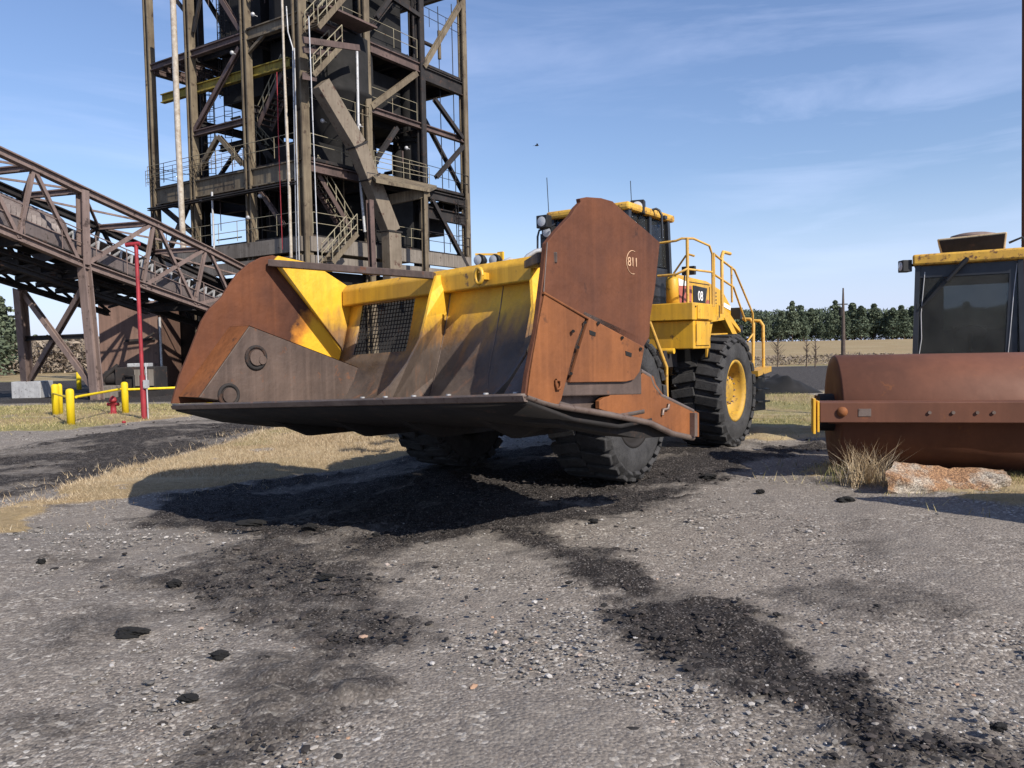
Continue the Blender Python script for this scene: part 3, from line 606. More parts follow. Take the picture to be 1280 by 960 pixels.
# caged ladders
for (u, v, z0, z1) in ((.75,.12,10.8,16.9),(.62,.12,13,20),(.95,.55,17.5,22.5),(-.03,.93,7.2,10.3),(.55,.05,17.4,22.6)):
    m = MB(); b0 = T(u, v, 0); z0 = ZS(z0); z1 = ZS(z1)
    for s_ in (-.22, .22): m.tube([b0+V(s_,0,z0), b0+V(s_,0,z1)], .03, 5)
    k = z0
    while k < z1: m.tube([b0+V(-.22,0,k), b0+V(.22,0,k)], .018, 4, False); k += .3
    k = z0+2.2
    while k < z1:
        m.tube([b0+V(.38*math.cos(a_)*1.0, -.1+.42*math.sin(a_), k) for a_ in [math.pi+q*math.pi/6 for q in range(7)]], .02, 4, False); k += .7
    for a_ in (math.pi*1.1, math.pi*1.35, math.pi*1.65, math.pi*1.9): m.tube([b0+V(.38*math.cos(a_), -.1+.42*math.sin(a_), z0+2.2), b0+V(.38*math.cos(a_), -.1+.42*math.sin(a_), z1)], .018, 4, False)
    m.build('caged_ladder', M['steel_dark'], tower)
railing([T(.33, -.03, 10.75), T(1.02, -.03, 10.75)], .9, .8, .016, 'steel_tan', rails=(1, .75, .5, .25))
railing([T(-.02, .02, 13.0), T(-.02, .34, 13.0)], 1.0, .9, .016); railing([T(.34, .02, 13.2), T(.69, .02, 13.2)], 1.0, 1.2, .016, 'steel_dark')
one('cable_tray', M['steel_dark'], lambda m: (m.beam(T(.01,-.03,9.55), T(1,-.03,9.55), .3, .06), m.beam(T(.01,-.03,9.45), T(1,-.03,9.45), .3, .04)))
one('knee_brace', M['steel_tan'], lambda m: m.beam(T(0,.344,16.2), T(0,.2,16.9), .15, .15)); one('knee_brace', M['steel_tan'], lambda m: m.beam(T(.323,0,16.1), T(.2,0,16.8), .15, .15))
# small floodlights and conduit clutter on the frame
for (f, px, py) in ((LF,252,250),(LF,316,18),(LF,325,245),(RF,403,151),(RF,449,157),(RF,508,185),(LF,310,272),(LF,290,66)):
    p = f(px, py, .35); one('floodlight', M['galv'], lambda m: (m.lathe([(-.10, 0), (-.10, .05), (.0, .10), (.05, .11), (.05, 0)], p, (f(px, py, 1)-p), 10), m.beam(p, p-nL*.3, .03, .03)))
rr = random.Random(3)
for k in range(92):
    m = MB(); u = rr.uniform(.02, .68); v = rr.uniform(.1, .9); z = rr.choice((7.3, 10.9, 13.2, 17.5)); L_ = rr.uniform(.6, 2.6)
    d = rr.choice((TU, TV, V(0,0,11))).normalized(); a_ = T(u, v, z+rr.uniform(.2, 2.2)); m.tube([a_, a_+d*L_], rr.choice((.04, .07, .12)), 6); m.build('service_pipe', M[rr.choice(('steel_dark', 'steel_dark', 'steel_maroon', 'steel_tan'))], tower)
for k in range(22):
    m = MB(); u = rr.uniform(.0, .66); z = rr.uniform(10.5, 24); a_ = T(u, rr.uniform(.02,.3), z); m.tube([a_, a_+V(0,0,-rr.uniform(1, 4))], .025, 5, False); m.build('conduit', M['steel_maroon'], tower)

# ================================================================== conveyor gallery
CP0 = V(-17.9, 27, 0); CD = V(3, 10.3, 0).normalized(); CW = V(-.96, .28, 0).normalized(); nC = -CW
def CF(px, py, off=0): return hit(px, py, CP0+CW*off, nC)
conv = empty('conveyor_bridge', (-16.9, 30.5, 0), 0, 'brown steel truss conveyor bridge sloping down to the tower with ribbed belt cover', 'conveyor')
cx = lambda n, mt, fn, **k: one(n, M[mt], fn, conv, **k)
def offl(a, b, o_): return CF(*a)+CW*o_, CF(*b)+CW*o_
tops = [(-150,122), (-40,171), (42,209), (103,238), (192,279), (257,311), (345,356)]; bots = [(-150,223), (-70,258), (23,297), (105,331), (178,357), (243,380), (330,412)]
for o_, mt in ((0, 'steel_brown'), (3.0, 'steel_dark')):
    for ln in (tops, bots):
        for a, b in zip(ln, ln[1:]):
            p, q = offl(a, b, o_); cx('chord', mt, lambda m: m.ibeam(p, q, .28, .30, t=.05))
    mem = [((-40,171),(-70,258)), ((-40,171),(23,297)), ((42,209),(23,297)), ((42,211),(98,326)), ((103,238),(105,331)), ((190,280),(108,330)), ((192,279),(178,357)), ((196,281),(242,378)), ((257,311),(180,357)), ((257,311),(243,380)), ((261,313),(300,398)), ((345,356),(246,380))]
    for a, b in mem:
        p, q = offl(a, b, o_); wdd = .34 if a == (103,238) else .14; cx('truss_member', mt, lambda m: m.ibeam(p, q, wdd, wdd, up=nC, t=.04))
for a in tops[1:-1]: p = CF(*a); cx('cross_beam', 'steel_brown', lambda m: m.ibeam(p, p+CW*3, .2, .24))
for a in bots[1:]: p = CF(*a); cx('cross_beam', 'steel_dark', lambda m: m.ibeam(p+V(0,0,-.1), p+CW*3+V(0,0,-.1), .25, .4))
for a, b in zip(tops[1:], tops[2:]):
    p, q = CF(*a), CF(*b); cx('lateral_brace', 'steel_brown', lambda m: (m.beam(p, q+CW*3, .1, .1), m.beam(p+CW*3, q, .08, .08)))
# belt run with stringer, idlers and ribbed cover
A = CF(-150, 226)+CW*1.5; B = CF(330, 412)+CW*1.5; ax = (B-A).normalized(); L_ = (B-A).length; up = CW.cross(ax).normalized()
if up.z < 0: up = -up
cx('stringer', 'cover', lambda m: (m.beam(A-CW*.95+up*.55, B-CW*.95+up*.55, .1, .55), m.beam(A+CW*.95+up*.55, B+CW*.95+up*.55, .1, .55)))
cx('belt', 'coal_shade_black', lambda m: (m.beam(A+up*.55, B+up*.55, 1.5, .04), m.beam(A+up*.22, B+up*.22, 1.5, .03)))
cx('walkway', 'steel_dark', lambda m: m.beam(A-CW*1.25+up*.12, B-CW*1.25+up*.12, .5, .05))
tC = (CF(97, 300)+CW*1.5-A).dot(ax)
rows = []; k = 0.0
while k < tC:
    rr_ = .92+(.05 if int(round(k/.11)) % 2 else -.045); c = A+ax*k+up*.85; rows.append([c+CW*(rr_*math.cos(t_))+up*(rr_*.95*math.sin(t_)) for t_ in [math.pi*(-.03+1.06*j/14) for j in range(15)]]); k += .11
cx('belt_cover', 'cover', lambda m: m.grid(rows, smooth=False))
c0 = A+ax*tC+up*.85; cx('cover_end', 'cover', lambda m: m.tube([c0-ax*.06, c0+ax*.02], .97, 24))
k = tC+.35
while k < L_-.3:
    c = A+ax*k+up*.8
    cx('idler', 'galv', lambda m: (m.beam(c-CW*.9, c-CW*.9+up*.42, .05, .09), m.beam(c+CW*.9, c+CW*.9+up*.4, .05, .09), m.tube([c-CW*.85+up*.35, c-CW*.35+up*.08], .08, 8), m.tube([c-CW*.3+up*.06, c+CW*.3+up*.06], .08, 8), m.tube([c+CW*.35+up*.08, c+CW*.85+up*.35], .08, 8)))
    k += .62
cx('hood', 'cover', lambda m: m.prism([A+ax*(tC+.4)+CW*1.0+up*1.25, A+ax*(tC+.4)-CW*.2+up*1.5, B-CW*.2+up*1.5, B+CW*1.0+up*1.25], up*.04))
railing([A-CW*1.5+up*.1, B-CW*1.5+up*.1], 1.05, 1.6, .025, 'steel_brown', 'walkway_railing', conv)
# return-side lower truss, dark
for o_ in (1.0, 3.2):
    cx('lower_chord', 'steel_dark', lambda m: (m.ibeam(CF(-150,264,1)+CW*(o_-1), CF(185,374,1)+CW*(o_-1), .24, .22), m.ibeam(CF(-150,278,1)+CW*(o_-1), CF(185,390,1)+CW*(o_-1), .22, .22)))
a_, b_ = CF(-150,271,1)-CW, CF(185,382,1)-CW
for k in range(12):
    p = a_.lerp(b_, k/12)+CW*1; q = a_.lerp(b_, (k+1)/12)+CW*1; cx('lower_brace', 'steel_dark', lambda m: (m.beam(p+V(0,0,-.2), q+V(0,0,.2), .1, .1), m.beam(p, p+CW*2.2, .16, .2), m.beam(p+CW*2.2+V(0,0,.2), q+CW*2.2+V(0,0,-.2), .1, .1), m.beam(p, q+CW*2.2, .08, .1)))
# bent
fo = 3.3
def leg(a, b, o_, mt, wd=.46):
    p, q = CF(*a)+CW*o_, CF(*b)+CW*o_; cx('support_leg', mt, lambda m: m.ibeam(V(q.x, q.y, 0), p, wd, wd, up=CD, t=.07)); return p, V(q.x, q.y, 0)
lt = CF(105,331); lb = GP(122, 500); rt = lt+CW*fo; rb = GP(36, 497)
for p, q, mt in ((lt, lb, 'steel_brown'), (rt+V(0,0,-.8), rb, 'steel_brown')): cx('support_leg', mt, lambda m: m.ibeam(q, p, .36, .36, up=CD, t=.05))
pl = lambda p, q, z: q+(p-q)*(z/(p.z-q.z))
for a, b in ((pl(lt,lb,4.6), pl(rt,rb,.6)), (pl(rt,rb,4.6), pl(lt,lb,.3))): cx('leg_brace', 'steel_brown', lambda m: m.ibeam(a, b, .2, .2, up=CD, t=.04))
cx('leg_brace', 'steel_dark', lambda m: m.ibeam(pl(lt,lb,2.55), pl(rt,rb,2.55), .16, .2)); cx('leg_brace', 'steel_dark', lambda m: m.ibeam(pl(lt,lb,5.0), pl(rt,rb,5.0), .3, .35))
tag(one('footing_block', M['galv'], lambda m: m.box(V(rb.x+.25, rb.y-.1, .36), (1.25, .95, .72)), None, bevel=.02), 'pale square concrete footing block under the far conveyor leg', 'block')
ls = MB(); p = CF(185,300,-.3)
m = MB(); q = GP(134, 497)
tag(one('footing_block', M['concrete'], lambda m: m.box(V(q.x, q.y, .25), (.9, .9, .5)), None, bevel=.02), 'low concrete footing under the near conveyor leg', 'block')

# ================================================================== things round the tower foot
bd = GP(127, 486)
shed = empty('metal_shed', (bd.x+3, bd.y+3, 0), 0, 'brown windowless clad shed under the conveyor beside the tower', 'shed')
z1 = 4.55
one('wall', M['brick'], lambda m: m.prism([V(bd.x, bd.y, 0), V(bd.x+2.9, bd.y+.6, 0), V(bd.x+2.2, bd.y+6.6, 0), V(bd.x-1, bd.y+6, 0)], V(0,0,z1)), shed)
one('roof', M['steel_brown'], lambda m: m.prism([V(bd.x-.1, bd.y-.12, z1+.003), V(bd.x+3.0, bd.y+.48, z1+.003), V(bd.x+2.3, bd.y+6.7, z1+.003), V(bd.x-1.1, bd.y+6.1, z1+.003)], V(0,0,.14)), shed)
one('wall_bracket', M['steel_dark'], lambda m: (m.beam(V(bd.x+1.3, bd.y+.1, 2.55), V(bd.x+2.8, bd.y+.45, 2.65), .1, .12), m.beam(V(bd.x+2.2, bd.y+.1, 2.5), V(bd.x+2.9, bd.y+.1, 2.95), .1, .1)), shed)
one('downpipe', M['galv'], lambda m: m.tube([V(bd.x+3.05, bd.y+.5, 0), V(bd.x+3.05, bd.y+.5, 3.8)], .07, 8), shed)
# drive skid under the conveyor
sk = GP(158, 497); skid = empty('motor_skid', (sk.x, sk.y, 0), 0, 'grey boxy motor skid with pipes at the foot of the shed', 'machine')
one('housing', M['steel_dark'], lambda m: m.box(V(sk.x+.1, sk.y+1.2, .75), (1.7, 1.2, 1.0)), skid, bevel=.03); one('cover_panel', M['concrete'], lambda m: m.box(V(sk.x+.5, sk.y+.56, .8), (.8, .06, .7)), skid)
one('motor', M['steel_dark'], lambda m: (m.tube([V(sk.x-1.3, sk.y+1.0, .8), V(sk.x-.5, sk.y+1.0, .8)], .32, 16), m.box(V(sk.x-.9, sk.y+1, .42), (.9, .5, .2))), skid)
one('pipe', M['steel_dark'], lambda m: (m.tube([V(sk.x-1.7, sk.y+.7, 0), V(sk.x-1.2, sk.y+.7, .9), V(sk.x-.7, sk.y+.8, 1.35)], .09, 8), m.tube([V(sk.x-1.0, sk.y+.6, 0), V(sk.x-1.5, sk.y+.6, 1.2)], .06, 8), m.tube([V(sk.x-.3, sk.y+.5, 0), V(sk.x-.3, sk.y+.5, .9), V(sk.x+.1, sk.y+.5, .9), V(sk.x+.1, sk.y+.5, 0)], .05, 8)), skid)
one('base_frame', M['steel_dark'], lambda m: m.box(V(sk.x-.3, sk.y+1.1, .12), (3, 1.5, .24)), skid)
one('gearbox', M['galv'], lambda m: m.box(V(sk.x+.1, sk.y+1.1, 1.33), (.9, .5, .16)), skid, bevel=.03)

# bollards with their pipe rails
def bollard(px, py, h, lab, r=.097, name='bollard', g='yellow pipe bollards at the tower foot'):
    p = GP(px, py); o = empty(name, p, 0, lab, 'bollard', g)
    m = MB(); m.lathe([(-.1, 0), (-.1, r), (h-.06, r), (h-.02, r*.8), (h, r*.35), (h, 0)], p, (0,0,1), 18); m.build('post', M['safety'], o); return p
b1 = bollard(89, 531, .92, 'nearest stout yellow bollard with rounded cap in the olive grass'); b2 = bollard(70, 519, .93, 'yellow bollard just behind the nearest one, beside the footing block')
b3 = bollard(157, 517, .95, 'yellow bollard beside the tall red pipe post'); bollard(99, 487, .95, 'small distant yellow bollard behind the braced conveyor legs', .12)
b5 = bollard(76, 518, .93, 'slim yellow bollard almost hidden behind the left pair', .07)
b6 = GP(262, 512); b7 = b6
bollard(262, 512, .95, 'yellow bollard behind the rusty bucket tip at the rail end')
rl = MB(); rl.tube([b1+V(.1,.1,.70), b3+V(-.1,-.02,.74)], .035, 8); o = rl.build('guard_rail', M['safety'], None); tag(o, 'long thin yellow pipe rail between the two outer bollards', 'rail', 'yellow pipe rails')
rl = MB(); rl.tube([b3+V(.1,.0,.72), b6+V(-.1,0,.72)], .035, 8); o = rl.build('guard_rail', M['safety'], None); tag(o, 'short yellow pipe rail running behind the rusty bucket tip', 'rail', 'yellow pipe rails')
rl = MB(); rl.tube([b1+V(0,.1,.66), b2+V(0,-.1,.66)], .03, 8); o = rl.build('guard_rail', M['safety'], None); tag(o, 'tiny yellow pipe rail joining the left pair of bollards', 'rail', 'yellow pipe rails')
# red pipes
rp = GP(180.5, 524); D_ = rp.y; top = PD(170, 306, D_+.4)
post = empty('pipe_post', rp, 0, 'tall thin red pipe post with short crossbar on top', 'post')
one('post', M['red'], lambda m: (m.tube([rp, rp.lerp(top, .25)], .075, 10), m.tube([rp.lerp(top, .25), top], .052, 10)), post)
one('crossbar', M['red'], lambda m: m.tube([top+V(-.28,0,0), top+V(.1,0,.03)], .06, 8), post); one('conduit', M['galv'], lambda m: m.tube([rp+V(.13,-.05,0), rp.lerp(top,.32)+V(.13,-.05,0)], .02, 6), post)
one('junction_box', M['galv'], lambda m: m.box(rp.lerp(top,.2)+V(.12,-.06,0), (.12,.1,.22)), post)
hp = GP(142, 518); hyd = empty('hydrant', hp, 0, 'small red hydrant in the grass between the yellow bollards', 'hydrant')
one('barrel', M['red'], lambda m: m.lathe([(0,0),(0,.13),(.05,.13),(.05,.08),(.38,.08),(.38,.11),(.43,.11),(.52,.06),(.56,0)], hp, (0,0,1), 14), hyd)
one('outlet', M['red'], lambda m: m.tube([hp+V(-.17,0,.30), hp+V(.17,0,.30)], .05, 8), hyd)
ob = GP(155, 529); o = MB(); o.lathe([(0,0),(0,.05),(.05,.05),(.07,0)], ob, (0,0,1), 8); tag(o.build('valve_cap', M['red'], None), 'small orange-red valve cap lying in the grass near the bollard', 'cap')

# ================================================================== wheel loader
F0 = V(.19, 10.7, 0); lf = V(-.574, -.819, 0).normalized(); ll = V(.819, -.574, 0).normalized(); UP = V(0,0,1)
def W(x, y, z): return F0 + lf*x + ll*y + V(0, 0, z)
def LY(px, py, y): return hit(px, py, W(0, y, 0), ll)
def LX(px, py, x): return hit(px, py, W(x, 0, 0), lf)
loader = empty('wheel_loader', F0, 0, 'large yellow wheel loader parked with its huge rusty coal bucket raised off the ground', 'wheel loader')
lo = lambda n, mt, fn, parent=None, **k: one(n, M[mt], fn, parent or loader, **k)
AX = (lf, ll, UP)
def proj(p):
    d = Vector(p)-CAM; z = d.dot(_F); return 640+FPX*d.dot(_R)/z, 480-FPX*d.dot(_U)/z
M['rim'] = pmat('dusty_yellow_rim', (.50,.29,.03), (.30,.18,.04), (.06,.045,.035), 4, .6, .1, 0, spots=.60)
# wheels
def wheel(c, out, parent, r=.95, wd=.80, rimmat='yellow', lugs=24, steer=0):
    ax = Vector(out).normalized(); ax = Matrix.Rotation(steer, 3, 'Z') @ ax; k = r/.95; q = wd/.82
    m = MB(); m.lathe([(o_*q, r_*k) for o_, r_ in [(-.34,.49),(-.40,.55),(-.415,.68),(-.39,.82),(-.33,.875),(-.15,.895),(.15,.895),(.33,.875),(.39,.82),(.415,.68),(.40,.55),(.34,.49),(-.34,.49)]], c, ax, 56)
    a = ax.cross(UP).normalized()
    for i in range(lugs):
        for s_ in (-1, 1):
            t = 2*math.pi*(i+(.5 if s_ > 0 else 0))/lugs; rad = a*math.cos(t)+UP*math.sin(t); tan = ax.cross(rad).normalized()
            jr = random.uniform(-.008, .008)
            e1 = (ax*s_*math.cos(.16)+tan*math.sin(.16)); e2 = rad.cross(e1).normalized()
            m.box(c+rad*((.912+jr)*k)+ax*s_*.20*q, (.40*q, .150*k, .055*k), (e1, e2, rad))
            rd2 = (rad*.75+ax*s_*.66).normalized(); e3 = rd2.cross(tan)
            m.box(c+rad*(.865+jr)*k+ax*s_*.375*q+tan*.06, (.14*k, .15*k, .06*k), (e3, tan, rd2))
    w_ = m.build('wheel', M['tyre'], parent, bevel=.014)
    m = MB(); m.lathe([(.33*q,.52*k),(.375*q,.515*k),(.375*q,.475*k),(.30*q,.45*k),(.10*q,.43*k),(.06*q,.33*k),(.14*q,.29*k),(.17*q,.25*k),(.24*q,.235*k),(.26*q,.20*k),(.26*q,0)], c, ax, 40)
    m.lathe([(-.33*q,.5*k),(-.2*q,.4*k),(-.2*q,0)], c, ax, 24)
    rm = m.build('rim', M['rim'] if rimmat == 'yellow' else M[rimmat], w_)
    m = MB()
    for i in range(20):
        t = 2*math.pi*i/20; p = c+ax*.07*q+(a*math.cos(t)+UP*math.sin(t))*.375*k; m.tube([p, p+ax*.045], .020*k, 6)
    for i in range(12):
        t = 2*math.pi*i/12; p = c+ax*.25*q+(a*math.cos(t)+UP*math.sin(t))*.215*k; m.tube([p, p+ax*.03], .016*k, 6)
    m.build('wheel_bolts', M['steel_brown'], w_)
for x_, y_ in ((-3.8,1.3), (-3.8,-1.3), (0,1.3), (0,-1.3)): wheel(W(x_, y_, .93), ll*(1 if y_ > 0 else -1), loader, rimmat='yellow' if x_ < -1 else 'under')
lo('axle', 'steel_dark', lambda m: (m.tube([W(0,-1,.93), W(0,1,.93)], .26, 14), m.tube([W(0,-.3,.93), W(0,.3,.93)], .42, 16)))
lo('axle', 'steel_dark', lambda m: (m.tube([W(-3.8,-1,.93), W(-3.8,1,.93)], .26, 14), m.tube([W(-3.8,-.3,.93), W(-3.8,.3,.93)], .42, 16)))
lo('front_frame', 'yellow', lambda m: (m.box(W(-.3,0,1.15), (2.4,.95,.7), AX), m.prism([W(.9,.45,1.2), W(.5,.45,2.15), W(-.3,.45,2.2), W(-1.2,.45,1.5), W(-1.2,.45,.9), W(.7,.45,.8)], -ll*.9)), bevel=.02)
lo('hitch', 'steel_dark', lambda m: (m.tube([W(-1.75,0,.6), W(-1.75,0,1.8)], .22, 12), m.box(W(-1.75,0,.9), (.9,.6,.3), AX)))
lo('rear_frame', 'yellow', lambda m: (m.box(W(-3.6,0,1.05), (3.4,1.0,.6), AX), m.box(W(-5.9,0,1.15), (.7,2.2,.8), AX)), bevel=.03)
for s_ in (-1, 1):
    lo('lift_arm', 'yellow', lambda m: m.prism([W(-.6,.55*s_,2.35), W(.4,.55*s_,2.1), W(1.05,.55*s_,1.45), W(1.3,.55*s_,.85), W(1.1,.55*s_,.7), W(.7,.55*s_,1.1), W(.2,.55*s_,1.6), W(-.7,.55*s_,2.0)], ll*.12*s_), bevel=.01)
    lo('lift_cylinder', 'steel_dark', lambda m: (m.tube([W(-.8,.75*s_,.9), W(.1,.75*s_,1.25)], .11, 12), m.tube([W(.1,.75*s_,1.25), W(.85,.75*s_,1.5)], .06, 12)))
lo('tilt_lever', 'yellow', lambda m: (m.prism([W(.2,.08,2.1), W(.5,.08,2.6), W(.75,.08,2.5), W(1.25,.08,1.3), W(1.0,.08,1.1)], -ll*.16), m.tube([W(-.9,0,1.9), W(.45,0,2.5)], .1, 12)), bevel=.01)

# ---- bucket
BS = .88
R0 = PD(655, 494.5, 6.6*BS); L0 = PD(215, 507, 9.97*BS)
dR = V(.656, .755, 0).normalized(); dL = V(.62, .785, 0).normalized(); FB = V(.588, .809, 0).normalized()
nRW = V(dR.y, -dR.x, 0); nLW = V(dL.y, -dL.x, 0); nB = -FB
def RW(px, py, off=0): return hit(px, py, R0+nRW*off, nRW)
def LW(px, py, off=0): return hit(px, py, L0+nLW*off, nLW)
def BK(px, py, b): return hit(px, py, L0+FB*b*BS, FB)
PROF = [(0,0),(.3,-.055),(.9,-.19),(1.45,-.29),(1.95,-.28),(2.25,-.19),(2.48,-.02),(2.63,.2),(2.72,.40),(2.78,.58),(2.86,.82),(2.94,1.10),(3.0,1.36),(3.06,1.64)]
def SH(s, b, dz, inn=0):
    k = min(1, max(0, (b-2.1)/.55)); s = s*(1-.11*k); b *= BS; dz *= BS
    r_ = R0+dR*(b/dR.dot(FB)); l_ = L0+dL*(b/dL.dot(FB)); p = l_.lerp(r_, s); return p+V(0,0,dz)-FB*inn
def s_at(px, b, dz):
    return min((abs(proj(SH(i/400, b, dz))[0]-px), i/400) for i in range(401))[1]
bucket = None
wl = (s_at(449, 2.9, .9), s_at(515, 2.9, .9)); wc = 1-wl[1], 1-wl[0]
svals = sorted(set([0,.03]+[wl[0], (wl[0]+wl[1])/2, wl[1], wc[0], (wc[0]+wc[1])/2, wc[1], .97, 1]+[i/12 for i in range(13)]))
m = MB(); nS = len(svals); vs_ = [SH(s, b, dz) for b, dz in PROF for s in svals]; fs_ = []
for i in range(len(PROF)-1):
    for j in range(nS-1):
        sm_ = (svals[j]+svals[j+1])/2; dm = (PROF[i][1]+PROF[i+1][1])/2
        if i >= 9 and dm < 1.36 and (wl[0] < sm_ < wl[1] or wc[0] < sm_ < wc[1]): continue
        fs_.append((i*nS+j, i*nS+j+1, (i+1)*nS+j+1, (i+1)*nS+j))
m.add(vs_, fs_, True); bucket = m.build('bucket', M['bucket'], loader, solid=.035)
bk = lambda n, mt, fn, **k: one(n, M[mt], fn, bucket, **k)
bk('cutting_edge', 'edge', lambda m: (m.prism([SH(0,-.02,.0), SH(0,.32,-.06), SH(0,.32,-.115), SH(0,.0,-.05)], SH(1,0,0)-SH(0,0,0))))
bk('edge_bolts', 'galv', lambda m: [m.tube([SH(s, .1, -.02), SH(s, .1, .03)], .022, 8) for s in (.62,.68,.75,.83,.91,.97)])
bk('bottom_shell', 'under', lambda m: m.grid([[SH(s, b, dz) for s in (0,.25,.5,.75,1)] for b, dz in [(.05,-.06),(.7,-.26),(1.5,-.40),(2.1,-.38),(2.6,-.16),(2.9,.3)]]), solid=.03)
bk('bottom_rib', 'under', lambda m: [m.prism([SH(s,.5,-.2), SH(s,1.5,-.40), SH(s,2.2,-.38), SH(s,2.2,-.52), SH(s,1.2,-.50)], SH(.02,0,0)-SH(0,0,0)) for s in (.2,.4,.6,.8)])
# grilles in the two back windows
def grille(sa, sb):
    m = MB(); z0, z1 = .58, 1.36
    bq = lambda dz: np.interp(dz, [p[1] for p in PROF[6:]], [p[0] for p in PROF[6:]])
    na = int((SH(sb,2.9,0)-SH(sa,2.9,0)).length/.055); nz = 13
    for i in range(na+1):
        s = sa+(sb-sa)*i/na; m.tube([SH(s, bq(z), z) for z in (z0, .97, z1)], .0065, 4, False)
    for j in range(nz+1):
        z = z0+(z1-z0)*j/nz; m.tube([SH(sa, bq(z)+.012, z), SH(sb, bq(z)+.012, z)], .0065, 4, False)
    return m.build('grille', M['steel_dark'], bucket)
grille(*wl); grille(*wc)
# top torque beam
sB0 = s_at(437, 2.95, 1.5)
bk('top_beam', 'yellow', lambda m: m.prism([SH(sB0,2.80,1.36), SH(sB0,2.80,1.60), SH(sB0,2.88,1.69), SH(sB0,3.16,1.69), SH(sB0,3.16,1.36)], SH(1.0,3,0)-SH(sB0,3,0)), bevel=.02)
ep = BK(600, 345, 2.62); bk('lifting_eye', 'yellow', lambda m: (m.tube([ep+UP*(.09*math.sin(t))+nB*.02+(R0-L0).normalized()*(.05*math.cos(t)) for t in [k*math.pi/6 for k in range(13)]], .025, 8, False), m.box(ep-nB*.1+UP*.0, (.08,.2,.08), ((R0-L0).normalized(), nB, UP))))
# centre seam on the back wall
bk('weld_seam', 'edge', lambda m: m.tube([SH(.60, b-.02, dz) for b, dz in PROF[5:13]], .008, 5))
sw = [(.18,1.50,-.22),(.3,1.75,-.20),(.45,2.05,-.17),(.6,2.28,-.08),(.72,2.42,.02)]
# ribs
def rib(px_top, s_r):
    free = [(2.72,1.60),(2.58,1.35),(2.36,1.0),(2.15,.70),(1.9,.40),(1.6,.12),(1.25,-.10),(.95,-.19)]
    att = PROF[2:][::-1]
    poly = [SH(s_r, b, z) for b, z in free]+[SH(s_r, b, z) for b, z in PROF[3:]]
    m = MB(); m.prism(poly, (R0-L0).normalized()*.035); r_ = m.build('rib', M['bucket'], bucket)
    m = MB(); m.tube([SH(s_r, b-.012, z)+(R0-L0).normalized()*.045 for b, z in PROF[4:]], .012, 5); m.build('weld_bead', M['edge'], r_); return poly
sA = s_at(545, 2.75, 1.5); sBb = s_at(667, 2.75, 1.4)
rib(545, sA); rib(667, sBb)
# end gussets (yellow corner plates)
gp = [LW(341,327,.03), LW(347,320,.03), PD(391,330,11.75*BS), SH(0,3.04,1.64), SH(0,2.97,1.25), SH(0,2.80,.62), LW(426,434,.02)]
bk('corner_gusset', 'bucket', lambda m: m.add(gp, [(0,1,2,3), (0,3,4), (0,4,5,6)]), solid=.03)
gr = [RW(822,312,-.05), RW(815,298,-.05), SH(.98,2.7,1.7), SH(1,2.98,1.6), SH(1,2.9,1.2), SH(1,2.8,.6), RW(803,434,-.05)]
bk('corner_gusset', 'bucket', lambda m: m.add(gr, [(0,1,2,3), (0,3,4), (0,4,5,6)]), solid=.03)
# brace bars from the wing tops to the ribs
bk('brace_bar', 'wear', lambda m: m.beam(LW(338,329,.03), SH(sA,2.72,1.60), .16, .085), bevel=.008)
bk('brace_bar', 'wear', lambda m: m.beam(RW(684,322,-.04), SH(sBb,2.70,1.55), .16, .085), bevel=.008)
# left wing: thin plate with a boxed lower side
lwp = [(215,504.5),(225,469),(237,441),(252,402),(261,387),(277,372),(287,356),(297,342),(312,329),(327,321.5),(341,319),(347,321),(355,340),(385,380),(427,432),(431,466),(400,500)]
M['wing'] = wing_mat(rootM(loader).inverted() @ LW(414, 436))
bk('side_wing', 'wing', lambda m: m.prism([LW(*p) for p in lwp], -nLW*.04), bevel=.006)
bx = [(224,496),(287,409),(434,464),(438,500),(300,506)]
lside = bk('side_box', 'wear', lambda m: m.prism([LW(*p, .002) for p in bx], nLW*.42), bevel=.01)
m = MB(); q = [LW(224,496,.01), LW(287,409,.01), LW(287,409,.01)+nLW*.415, LW(224,496,.01)+nLW*.415]; nn = (q[1]-q[0]).cross(q[3]-q[0]).normalized(); nn = nn if nn.dot(V(0,-1,0)) > 0 else -nn
m.add([p+nn*.006 for p in q], [(0,1,2,3)]); q2 = [LW(287,409,.01), LW(434,464,.01), LW(434,464,.01)+nLW*.415, LW(287,409,.01)+nLW*.415]; m.add([p+V(0,-.004,.006) for p in q2], [(0,1,2,3)])
m.build('box_face', M['rust_hot'], lside)
def keyhole(px, py, rad, two=True):
    c = LW(px, py, .428); a = dL; m = MB()
    def ring(cc, r_, n=20): return [cc+a*(r_*math.cos(2*math.pi*k/n))+UP*(r_*math.sin(2*math.pi*k/n)) for k in range(n+1)]
    m.tube(ring(c, rad), .022, 6, False); m.disc(c+nLW*.004, nLW, rad, 20)
    m.build('cover_boss', M['steel_dark'], lside)
    m = MB(); m.prism([p+nLW*.006 for p in ring(c, rad*.72)[:-1]], nLW*.02); 
    if two: m.prism([p+nLW*.006 for p in ring(c+a*.07+UP*-.03, rad*.4)[:-1]], nLW*.03)
    m.build('cover_disc', M['wear'], lside)
keyhole(320, 447, .13); keyhole(286, 494, .12, False)
